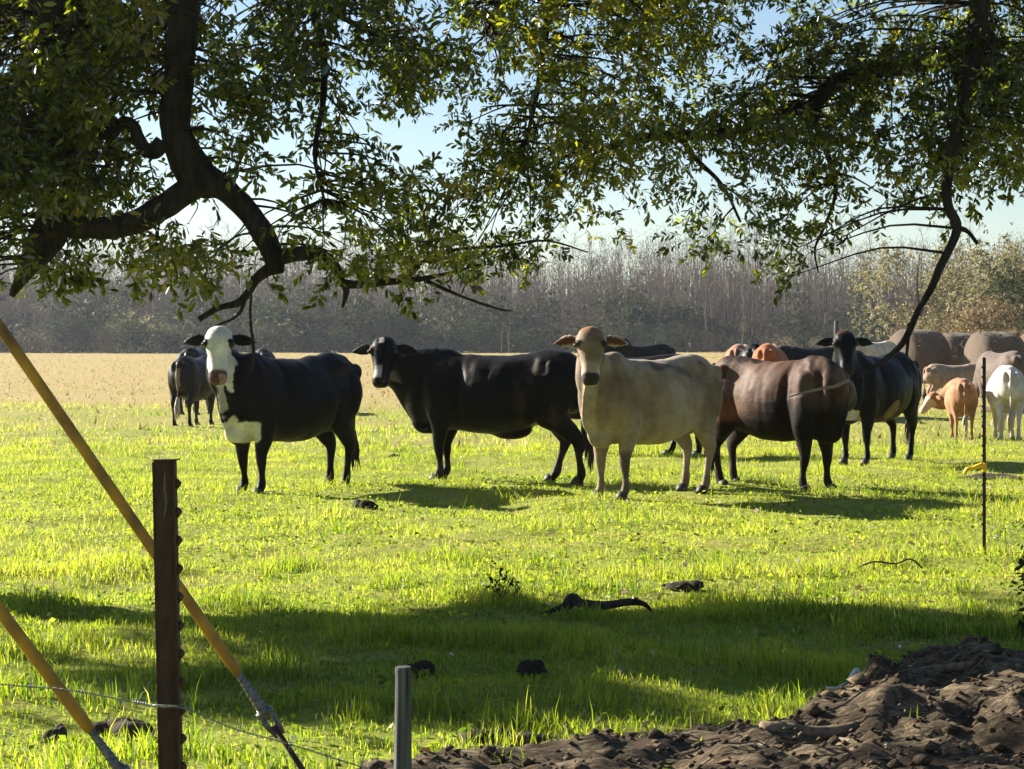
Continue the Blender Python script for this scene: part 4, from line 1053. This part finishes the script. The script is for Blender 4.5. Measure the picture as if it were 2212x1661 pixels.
# broken branch lying in the shade
Z = ZG(1338); b = B(); x0 = (1290 - 1106) * Z / F
br = smooth_path(np.array([(-.36, 0, .02), (-.22, .02, .07), (-.16, .02, .125), (-.10, .0, .09), (.05, -.02, .085), (.2, .0, .105), (.30, .02, .09), (.36, .05, .03)]), 4)
b.tube(br, np.interp(np.linspace(0, 1, len(br)), [0, .25, .35, .8, 1], [.012, .035, .04, .022, .008]), 8, wob=.25)
b.tube(np.array([(-.16, .02, .1), (-.20, .0, .05), (-.30, -.03, .0)]), [.03, .02, .008], 6); b.tube(np.array([(.2, 0, .1), (.26, -.04, .14)]), [.014, .005], 5)
o = b.build('fallen_branch', M['bark'], None, True); o.scale = (.85, .85, .8); o.location = (x0, Z, gz(x0, Z)); tag(o, 'broken dark branch lying in the shaded grass in front of the tan cow', 'branch')
for k, (px, py, lab) in enumerate([(1915, 1232, 'thin forked dead twig on the sunlit grass left of the thin post')]):
    Z = ZG(py); x0 = (px - 1106) * Z / F; b = B()
    b.tube(smooth_path(np.array([(-.22, 0, .01), (-.08, .03, .06), (.06, 0, .05), (.16, .02, .08), (.24, 0, .02)])), .006, 5)
    b.tube(np.array([(.06, 0, .05), (.09, .1, .01)]), .004, 4); b.tube(np.array([(-.08, .03, .06), (-.1, -.1, .02)]), .004, 4)
    o = b.build('dead_twig', M['bark'], None, True); o.location = (x0, Z, gz(x0, Z)); tag(o, lab, 'twig')

def leafy_plant(name, px, py, h, n, ll, mat, label, seed, spread=.6, Z=None, cat='plant'):
    Z = Z or ZG(py); x = (px - 1106) * Z / F
    o = thing(name, (x, Z, gz(x, Z)), label, cat)
    g_ = np.random.default_rng(seed)
    b = B(); tips = []
    for k in range(max(1, n // 9)):
        e = np.array([g_.normal() * spread * h * .4, g_.normal() * spread * h * .4, h * g_.uniform(.6, 1)])
        b.tube(smooth_path(np.array([(0, 0, -.02), e * .5 + np.array([0, 0, .05 * h]), e]), 3), np.linspace(.006, .002, 7) * h / .3, 5)
        for t in g_.uniform(.25, 1, 9): tips.append(e * t)
    b.build('stem', M['bark'], o, True)
    f_, tw_, _ = sprigs(np.array(tips), 5, ll, 'foliage', mat, o, np.zeros(3), twig=ll * 1.5, seed=seed, down=-.1)
    tag(f_, kind='stuff')
    return o
leafy_plant('seedling', 1082, 1318, .20, 18, .035, M['evergreen'], 'small dark leafy seedling standing up at the edge of the shade', 3, .4)
leafy_plant('sapling', 2244, 1372, .44, 34, .06, M['evergreen'], 'dark leafy sapling cut by the right edge of the frame', 5, .35)

# shiny shard on the bank
b = B()
b.add(*ellipsoid((0, 0, .05), (.022, .006, .045), 10, 6)); b.tube(np.array([(-.01, 0, .02), (-.05, .01, -.03), (-.09, .0, -.045)]), .006, 5)
o = b.build('glass_shard', simple('clear_pale_glass', (.45, .5, .5), (.6, .66, .66), 30, .12, .0, spec=.8), None, True)
Z = 9.2; x0 = (1835 - 1106) * Z / F; o.location = (x0, Z, float(bank_h(np.array([x0]), np.array([Z]))[0]) + .06); o.rotation_euler = (0, R(25), 0)
tag(o, 'small shiny glassy shard glinting at the left crest of the dirt bank', 'shard')

# ------------------------------------------------------------------ posts, wires, guys
# studded steel post, near
Zp = 5.0
top = W(349, 995, Zp); lean = np.array([0.018, 0, 0])
t = thing('steel_post', (top[0] + .03, Zp, gz(top[0], Zp)), 'rusty studded steel fence post with a scraped pale streak near its top', 'fence post')
hh = top[2] - t.location.z
rot = Matrix.Rotation(R(1.6), 3, 'Y')
web = B(); web.box((0, 0, hh / 2 - .1), (.046, .007, hh + .2)); web.box((-.0245, 0, hh / 2 - .1), (.004, .012, hh + .196))
face = B(); face.box((.0255, .0, hh / 2 - .1), (.005, .036, hh + .204)); face.box((.006, .0, hh + .0025), (.060, .034, .003))
for bb_, nm in ((web, 'web'), (face, 'face_plate')):
    o = bb_.build(nm, M['rust'], t); o.rotation_euler = (0, R(-1.2), 0)
st = B(); st.tube(smooth_path(np.array([(.004, -.0036, hh - .02), (.002, -.0036, hh - .06), (.005, -.0036, hh - .10), (-.002, -.0036, hh - .135)])), [.001, .002, .0022, .0025, .003, .0035, .004, .004, .004, .0035, .003, .002, .001], 8, ref=(1, 0, 0), hw=.0012)
o = st.build('scraped_streak', M['worn_paint'], t, True); o.rotation_euler = (0, R(-1.2), 0)
sm = None
for k in range(int((hh - .1) / .0665)):
    if sm is None:
        b = B(); b.add(*loft(np.array([(0, 0, 0), (.007, 0, .001), (.012, 0, .0)]), [.014, .010, .004], [.012, .010, .005], 8, ref=(0, 0, 1)))
        o = b.build('stud', M['rust'], t, True); sm = o.data
    else:
        o = bpy.data.objects.new('stud', sm); C.objects.link(o); o.parent = t
    zz = hh - .055 - k * .0665
    v = Matrix.Rotation(R(-1.2), 3, 'Y') @ Vector((.028, 0, zz)); o.location = v; o.rotation_euler = (0, R(-1.2), 0)
# wooden stake
Zs = 5.6; wt = W(870, 1440, Zs); g0 = gz(wt[0], Zs); hs_ = wt[2] - g0
b = B()
P = np.array([(0, 0, -.1), (0, 0, hs_ * .5), (.002, 0, hs_ - .03), (.001, 0, hs_ - .006), (.001, 0, hs_)])
b.tube(P, [.0255, .0250, .0245, .0240, .0225], 40, ref=(.42, 1, 0), hw=[.0225, .022, .0215, .021, .0195], wob=.30)
o = b.build('wooden_stake', M['grey_wood'], None, False); o.location = (wt[0], Zs, g0); tag(o, 'short weathered grey wooden stake standing at the bottom centre edge of the frame', 'stake')
# thin far post with insulator
Zr = ZG(1198); xr = (2126 - 1106) * Zr / F
t = thing('thin_post', (xr, Zr, gz(xr, Zr)), 'thin rusty rod post with a yellow insulator, in front of the calves', 'fence post')
b = B(); hh = (1198 - 770) * Zr / F
b.box((0, 0, hh / 2 - .05), (.024, .006, hh + .1)); b.box((.008, .008, hh / 2 - .05), (.006, .016, hh + .098)); b.build('rod', M['rust'], t)
sm = None
for k in range(17):
    if sm is None:
        b = B(); b.add(*loft(np.array([(0, 0, 0), (-.006, 0, .0), (-.009, 0, .0)]), [.010, .007, .003], [.006, .005, .003], 6, ref=(0, 0, 1))); o = b.build('stud', M['rust'], t, True); sm = o.data
    else:
        o = bpy.data.objects.new('stud', sm); C.objects.link(o); o.parent = t
    o.location = (-.012, 0, hh - .07 - k * .07)
zi = (1198 - 1008) * Zr / F
b = B(); b.tube(smooth_path(np.array([(-.012, -.01, zi + .02), (-.05, -.015, zi + .01), (-.09, -.015, zi - .005), (-.125, -.015, zi - .012), (-.145, -.015, zi - .045)]), 3), np.interp(np.linspace(0, 1, 13), [0, .5, .75, 1], [.020, .014, .017, .012]), 8)
b.tube(np.array([(.0, -.012, zi - .03), (.0, -.012, zi + .035)]), .016, 8); b.build('insulator', M['bright_yellow'], t, True)
# fence wire running past the steel post, barbs and tie
Zw = 4.985
wp = np.array([W(-420, 1440, Zw - .15), W(0, 1478, Zw), W(160, 1492, Zw), W(330, 1522, Zw - .005), W(400, 1526, Zw), W(500, 1572, Zw), W(620, 1606, Zw), W(760, 1650, Zw + .05), W(1100, 1760, Zw + .2)])
wp[3:5, 1] = Zw - .02
P = smooth_path(wp, 8); ctr = P[0].copy()
t = thing('barbed_wire', ctr, 'sagging strand of barbed wire tied to the rusty studded post', 'wire')
ang = np.cumsum(np.r_[0, np.linalg.norm(np.diff(P, axis=0), axis=1)]) * 0
for s in (0, 1):
    Pd = smooth_path(P, 6); L_ = np.cumsum(np.r_[0, np.linalg.norm(np.diff(Pd, axis=0), axis=1)]) / .035 * 2 * np.pi
    off = np.stack([0 * L_, np.cos(L_ + s * np.pi), np.sin(L_ + s * np.pi)], 1) * .0016
    b = B(); b.tube(Pd + off - ctr, .0011, 5); b.build('strand', M['wire'], t, True)
dist = np.cumsum(np.r_[0, np.linalg.norm(np.diff(P, axis=0), axis=1)])
for k in range(1, int(dist[-1] / .127)):
    c = np.array([np.interp(k * .127, dist, P[:, i]) for i in range(3)]) - ctr
    b = B()
    for a in (.6, 2.2):
        v = np.array([.3 * math.cos(a), .2, math.sin(a)]); v = nrm(v) * .014
        b.tube(np.array([c - v, c, c + v]), [.0003, .0011, .0003], 4)
    a_ = np.linspace(0, 4 * np.pi, 17); b.tube(c + np.column_stack([np.linspace(-.005, .005, 17), np.cos(a_) * .003, np.sin(a_) * .003]), .001, 4)
    b.build('barb', M['wire'], t, True)
a_ = np.linspace(0, 2 * np.pi, 25); pc = W(362, 1525, Zp) - ctr
b = B(); b.tube(pc + np.column_stack([np.cos(a_) * .036, np.sin(a_) * .022, np.sin(a_ * 1) * -.004 + .002]), .0016, 5, caps=False)
b.tube(pc + np.column_stack([np.linspace(-.075, -.036, 40), np.cos(np.linspace(0, 40, 40)) * .004 - .01, np.sin(np.linspace(0, 40, 40)) * .004 + .012 - np.linspace(0, .01, 40)]), .0013, 4)
b.build('wire_tie', M['wire'], t, True)
# guy wires with yellow guards
def guy(q0, q1, q2, q3, Z, rpx, label):
    """q0 top of the guard, q1 foot of the guard, q2 end of the grip, q3 where the rod enters the ground (pixels)"""
    p0, p1, p2 = W(*q0, Z), W(*q1, Z), W(*q2, Z)
    d = nrm(p1 - p0)
    if q3 is None:
        s = (p2[2] - gz(p2[0], Z) + .15) / -d[2]; p3 = p2 + d * s
    else: p3 = W(*q3, Z)
    t = thing('guy_wire', (p3[0], Z, gz(p3[0], Z)), label, 'guy wire'); o_ = np.array(t.location)
    topg = p0 - d * 1.0; r = rpx * Z / F
    far = p0 - d * 7.0
    b = B(); b.tube(np.array([topg, p0, p0 + (p1 - p0) * .25, p0 + (p1 - p0) * .5, p0 + (p1 - p0) * .8, p1 - d * .05, p1]) - o_, [r * 1.08, r, r, r, r * 1.0, r * 1.0, r * .82], 16, ref=(0, 1, 0), wob=.03)
    b.build('guard', M['yellow'], t, True)
    b = B(); b.tube(np.array([far, topg + d * .02]) - o_, .006, 8); b.build('cable', M['steel'], t, True)
    b = B(); k = 40; tt = np.linspace(0, 1, k); pp = p1[None] - d * .02 + (p2 - p1 + d * .02)[None] * tt[:, None]
    b.tube(pp - o_, np.interp(tt, [0, .1, .12, .7, .72, 1], [.008, .009, .012, .0165, .017, .018]) + .0012 * np.sin(tt * 60), 10)
    b.build('grip', M['steel'], t, True)
    b = B(); sd = np.cross(d, (0, 1, 0))
    for s in (-1, 1):
        b.tube(np.array([p2 + sd * .012 * s - d * .02, p2 + sd * .02 * s + d * .03, p2 + sd * .012 * s + d * .09]) - o_, [.008, .011, .007], 8)
    b.tube(np.array([p2 - sd * .028, p2 + sd * .028]) - o_, .012, 8); b.build('clevis', M['steel'], t, True)
    b = B(); b.tube(np.array([p2 + d * .05, p3]) - o_, .010, 8); b.build('anchor_rod', M['rust'], t, True)
guy((-10, 692), (515, 1456), (572, 1540), (705, 1740), 7.0, 12.5, 'upper guy wire in a yellow guard passing behind the rusty studded post')
guy((-10, 1306), (196, 1578), (262, 1668), (330, 1752), 6.6, 14, 'lower guy wire in a yellow guard at the bottom left corner')

# ------------------------------------------------------------------ hay bales
def bale(px, py, Z, rz, label, sc=1.0):
    x = (px - 1106) * Z / F
    t = thing('hay_bale', (x, Z, gz(x, Z) - .05), label, 'hay bale', R(rz), 'weathered round hay bales', sc * 1.03)
    n = 40; m = 15; xs_ = np.linspace(-.78, .78, m); r = .92 * (1 - .16 * np.clip((np.abs(xs_) - .55) / .23, 0, 1) ** 2)
    V, Fc = loft(np.stack([xs_, 0 * xs_, 0 * xs_ + .88], 1), r, r * 1.06, n, ref=(0, 0, 1))
    nz = fbm(V + px, 2.2, 3.3, 3) - .5
    V[:, 1:] = (V[:, 1:] - np.array([0, .88])) * (1 + nz * .14)[:, None] + np.array([0, .88]); V[:, 2] = np.maximum(V[:, 2], 0.0)
    b = B(); b.add(V, Fc); b.build('bale_body', M['hay'], t, True)
    g_ = np.random.default_rng(int(px)); b = B()
    for k in range(500):
        xx = g_.uniform(-.78, .78); a = g_.uniform(0, np.pi); rr = .93
        p = np.array([xx, math.cos(a) * rr * 1.05, .88 + math.sin(a) * rr]); dd = np.array([g_.normal() * .5, math.cos(a) * .6 + g_.normal() * .5, math.sin(a) * .6 + g_.normal() * .4])
        b.tube(np.array([p - dd * .02, p + dd * g_.uniform(.05, .14)]), .006, 3, caps=False)
    tag(b.build('loose_stalks', M['straw'], t), kind='stuff')
    return t
bale(1982, 820, 76, 28, 'round hay bale at the left end of the row beyond the calves', 1.05)
bale(2075, 820, 80, 10, 'round hay bale set back between the end ones of the row')
bale(2150, 820, 74, 14, 'round hay bale in the row behind the white cow')
bale(2255, 820, 75, 10, 'round hay bale cut by the right edge of the frame')

# far posts
def post(px, ptop, Z, w, label, mat='grey_wood'):
    x = (px - 1106) * Z / F; hz = H - (ptop - HOR) * Z / F; g0 = gz(x, Z)
    b = B(); b.tube(np.array([(0, 0, -.2), (0, 0, (hz - g0) * .6), (.01, 0, hz - g0)]), [w / 2, w / 2.05, w / 2.2], 10, ref=(0, 1, 0), wob=.08)
    o = b.build('wooden_post', M[mat], None, True); o.location = (x, Z, g0); tag(o, label, 'post')
post(1806, 693, 66, .15, 'tall wooden post behind the head of the black cow with the white chest')
post(1858, 722, 66, .06, 'thin wooden post left of the far cream cow')

# ------------------------------------------------------------------ the wood
def bare_tree(seed, hgt, lean=.02, dense=1.0):
    g_ = random.Random(seed)
    tr = B(); cr = B()
    n = 9
    P = np.array([(g_.uniform(-1, 1) * .03 * hgt * (i / n) + lean * hgt * (i / n), g_.uniform(-1, 1) * .02 * hgt * (i / n), hgt * i / n) for i in range(n + 1)])
    rad = hgt * .0066 * np.linspace(1, .12, n + 1) + .01
    P[0, 2] = -.3
    tr.tube(P, rad, 6, caps=False)
    def branch(p, d, ln, r, lev):
        q = [p]; dd = d.copy()
        for i in range(2):
            dd = nrm(dd + np.array([g_.gauss(0, .16), g_.gauss(0, .16), g_.gauss(.14, .1)])); q.append(q[-1] + dd * ln / 2)
        cr.tube(np.array(q), [r, r * .65, r * .25], 3, caps=False)
        if lev < 3:
            for k in range([0, 5, 4, 0][lev] if lev < 3 else 0):
                t = g_.uniform(.3, 1); pp = q[0] + (q[2] - q[0]) * t
                e = nrm(dd + np.array([g_.gauss(0, .6), g_.gauss(0, .6), g_.gauss(.2, .4)]))
                branch(pp, e, ln * g_.uniform(.35, .65), max(r * .5, .012), lev + 1)
    for k in range(int(17 * dense)):
        t = g_.uniform(.22, .98); i = int(t * n); p = P[i] + (P[min(i + 1, n)] - P[i]) * (t * n - i)
        a = g_.uniform(0, 2 * math.pi); up = .55 + .9 * t
        branch(p, nrm(np.array([math.cos(a), math.sin(a), up])), hgt * (.26 - .16 * t) * g_.uniform(.6, 1.2), rad[i] * .45, 1)
    return tr, cr
protos = []
for s in range(6):
    tr, cr = bare_tree(100 + s, 17.0)
    o = thing('bare_tree', (0, 300, 0), 'bare grey-brown tree in the hazy wood beyond the pasture', 'tree', group='bare trees of the far wood')
    tr.build('trunk', M['twig'], o); cr.build('crown', M['twig'], o)
    protos.append(o)
g_ = random.Random(12)
cnt = 0
def wood_h(px): return 0.92 + .16 * math.sin(px / 260.0 + 1.0) * .5 + .1 * math.exp(-((px - 1540) / 160.0) ** 2)
for row, (Zr_, n) in enumerate([(268, 46), (277, 58), (286, 62), (296, 64)]):
    for i in range(n):
        px_ = -330 + (2212 + 660) * (i + g_.uniform(-.45, .45)) / (n - 1)
        Z = Zr_ + g_.uniform(-4, 4); x = (px_ - 1106) * Z / F
        s = wood_h(px_) * g_.uniform(.72, 1.12) * (0.82 + .06 * row)
        sc = (s * g_.uniform(.8, 1.1),) * 2 + (s,)
        loc = (x, Z, gz(x, Z)); rz = g_.uniform(0, 6.28)
        if cnt < len(protos):
            o = protos[cnt]; o.location = loc; o.rotation_euler = (0, 0, rz); o.scale = sc
        else: dup(protos[cnt % len(protos)], loc, rz, sc)
        cnt += 1
# depth of the wood behind the first rows: one mass of stems and twigs
gg = np.random.default_rng(9)
n = 2600
Z = gg.uniform(300, 330, n); x = gg.uniform(-90, 90, n); hgt = 17.5 * (0.92 + .1 * np.exp(-(((x * F / Z + 1106) - 1540) / 160.0) ** 2)) * gg.uniform(.6, 1.1, n) * (.84 + .34 * fbm(xy3(x, 0 * x), .09, 4.0, 3)); z0 = ground_z(x, Z) - .3
r = gg.uniform(.05, .14, n); lx = gg.normal(size=n) * .6
V = np.stack([np.stack([x - r, Z, z0], 1), np.stack([x + r, Z, z0], 1), np.stack([x + lx, Z, z0 + hgt], 1), np.stack([x, Z + r * 2, z0], 1)], 1).reshape(-1, 3)
k = np.arange(n)[:, None] * 4
Fs = np.concatenate([k + np.array([[0, 1, 2]]), k + np.array([[1, 3, 2]]), k + np.array([[3, 0, 2]])])
nt_ = 96; m = n * nt_
bi = np.repeat(np.arange(n), nt_); tt = gg.uniform(.12, 1, m)
c = np.stack([x[bi] + lx[bi] * tt + gg.normal(size=m) * .8, Z[bi] + gg.normal(size=m) * .8, z0[bi] + hgt[bi] * tt], 1)
dd = np.stack([gg.normal(size=m) * .5, gg.normal(size=m) * .5, gg.uniform(.3, 1.2, m)], 1) * (1.5 * (1.15 - tt))[:, None]
ww = np.stack([gg.uniform(.02, .05, m), 0 * tt, 0 * tt], 1)
V2 = np.stack([c - ww, c + ww, c + dd], 1).reshape(-1, 3)
F2_ = len(V) + np.arange(m)[:, None] * 3 + np.array([[0, 1, 2]])
tag(mesh_obj('far_wood', np.concatenate([V, V2]), [np.concatenate([Fs, F2_])], M['twig']), kind='stuff')

def shrub_mesh(seed, n, size, ll, mat, name, label, group, conical=.0, cat='shrub'):
    g_ = np.random.default_rng(seed)
    o = thing(name, (0, 260, 0), label, cat, group=group)
    cc = g_.normal(size=(9, 3)) * np.array([.32, .32, .22]) + np.array([0, 0, .5])
    P = cc[g_.integers(0, 9, n)] + g_.normal(size=(n, 3)) * np.array([.17, .17, .13]); P[:, 2] = np.abs(P[:, 2])
    P = P * size
    f_, tw_, _ = sprigs(P, 6, ll, 'foliage', mat, o, np.zeros(3), wid=.55, twig=ll * 1.6, seed=seed, down=0)
    tag(f_, kind='stuff')
    b = B()
    for k in range(7):
        e = cc[k] * size
        b.tube(smooth_path(np.array([(0, 0, -.2), e * np.array([.4, .4, .5]), e]), 3), np.linspace(.05, .015, 7) * size / 4, 4, caps=False)
    b.build('stem', M['twig'], o)
    return o
sh = [shrub_mesh(200 + s, 420, 5.2, .34, M['evergreen'], 'evergreen_shrub', 'dark evergreen shrub at the foot of the bare wood', 'evergreen shrubs under the far wood') for s in range(3)]
sh += [shrub_mesh(220, 320, 5.2, .30, M['yellow_leaf'], 'olive_shrub', 'pale olive shrub at the foot of the bare wood', 'olive shrubs under the far wood')]
sh += [shrub_mesh(210 + s, 300, 5.2, .26, M['thicket'], 'brown_shrub', 'brown twiggy shrub at the foot of the bare wood', 'brown shrubs under the far wood') for s in range(2)]
cnt = 0
for row, (Zr_, n) in enumerate([(256, 44), (263, 48), (271, 48)]):
    for i in range(n):
        px_ = -300 + 2800 * (i + g_.uniform(-.5, .5)) / (n - 1)
        Z = Zr_ + g_.uniform(-3, 3); x = (px_ - 1106) * Z / F
        s = g_.uniform(.45, 1.35) * (.55 + .25 * row) * (1.3 if px_ < 800 else 1.0)
        sc = (s * g_.uniform(.9, 1.3), s, s * g_.uniform(.75, 1.2)); loc = (x, Z, gz(x, Z)); rz = g_.uniform(0, 6.28)
        if cnt < 6:
            o = sh[cnt]; o.location = loc; o.rotation_euler = (0, 0, rz); o.scale = sc
        else: dup(sh[g_.choice([0, 1, 2, 0, 1, 3, 4, 5, 4])], loc, rz, sc)
        cnt += 1
# pale bare saplings at the field edge
for k, (px_, py_, Z, s, lab) in enumerate([(1083, 700, 215, .17, 'pale dead sapling at the far field edge, left one of a pair'), (1099, 692, 215, .2, 'pale dead sapling at the far field edge, right one of a pair'), (1602, 640, 150, .30, 'pale bare sapling with thin forked stems behind the red cow'),
                                          (62, 715, 200, .16, 'small bare sapling at the far left field edge')]):
    tr, cr = bare_tree(300 + k, 17, dense=.45); x = (px_ - 1106) * Z / F
    o = thing('bare_sapling', (x, Z, gz(x, Z)), lab, 'tree', scale=s * Z / 215 * 1.1)
    tr.build('trunk', M['pale_twig'], o); cr.build('crown', M['pale_twig'], o)

# nearer leafy trees at the right
def leafy_tree(px_, Z, h_, wd, n, mat, label, seed, ll=.10):
    x = (px_ - 1106) * Z / F
    o = thing('leafy_tree', (x, Z, gz(x, Z)), label, 'tree')
    g1 = np.random.default_rng(seed)
    cc = g1.uniform(-1, 1, (22, 3)) * np.array([wd * .45, wd * .45, h_ * .33]) + np.array([0, 0, h_ * .62])
    P = cc[g1.integers(0, 22, n)] + g1.normal(size=(n, 3)) * np.array([wd * .10, wd * .10, h_ * .06])
    P[:, 2] = np.maximum(P[:, 2], .3)
    f_, tw_, _ = sprigs(P, 7, ll, 'crown', mat, o, np.zeros(3), wid=.5, twig=ll * 2.2, seed=seed); tag(f_, kind='stuff')
    b = B(); b.tube(smooth_path(np.array([(0, 0, -.2), (.1, 0, h_ * .3), (-.1, .1, h_ * .6), (.05, 0, h_ * .9)])), np.linspace(.16, .03, 13) * h_ / 8, 8); b.build('trunk', M['twig'], o, True)
    for k in range(14):
        t0 = np.array([0, 0, h_ * g1.uniform(.2, .6)]); e = cc[k]
        b = B(); b.tube(smooth_path(np.array([t0, (t0 + e) / 2 + np.array([0, 0, .2]), e]), 3), np.linspace(.05, .012, 7) * h_ / 8, 5, caps=False); b.build('branch', M['twig'], o, True)
leafy_tree(1985, 128, 7.6, 7.0, 1500, M['yellow_leaf'], 'sparse sunlit yellow-green tree behind the hanging branch and the hay bales', 401, .17)
leafy_tree(2170, 112, 6.8, 5.0, 1300, M['yellow_leaf'], 'loose yellow-green tree at the right edge beyond the hay bales', 402, .16)
leafy_tree(2120, 98, 3.9, 3.4, 650, M['rusty_leaf'], 'low tree with rusty tan dry leaves just behind the hay bales', 403, .13)
leafy_tree(2240, 104, 5.0, 4.5, 700, M['evergreen'], 'dark green tree at the right edge behind the rusty tan one', 404, .15)

# ------------------------------------------------------------------ haze in the air
b = B(); b.box((0, 330, 14.0), (1100, 800, 31.0))
hz = b.build('haze', None); tag(hz, kind='stuff')
hm = bpy.data.materials.new('haze'); hm.use_nodes = True; t_ = hm.node_tree; t_.nodes.clear()
ou = t_.nodes.new('ShaderNodeOutputMaterial'); pv = t_.nodes.new('ShaderNodeVolumePrincipled')
pv.inputs['Color'].default_value = (0.80, 0.86, 0.98, 1); pv.inputs['Density'].default_value = 0.00017; pv.inputs['Anisotropy'].default_value = 0.45
t_.links.new(pv.outputs[0], ou.inputs['Volume']); hz.data.materials.append(hm)
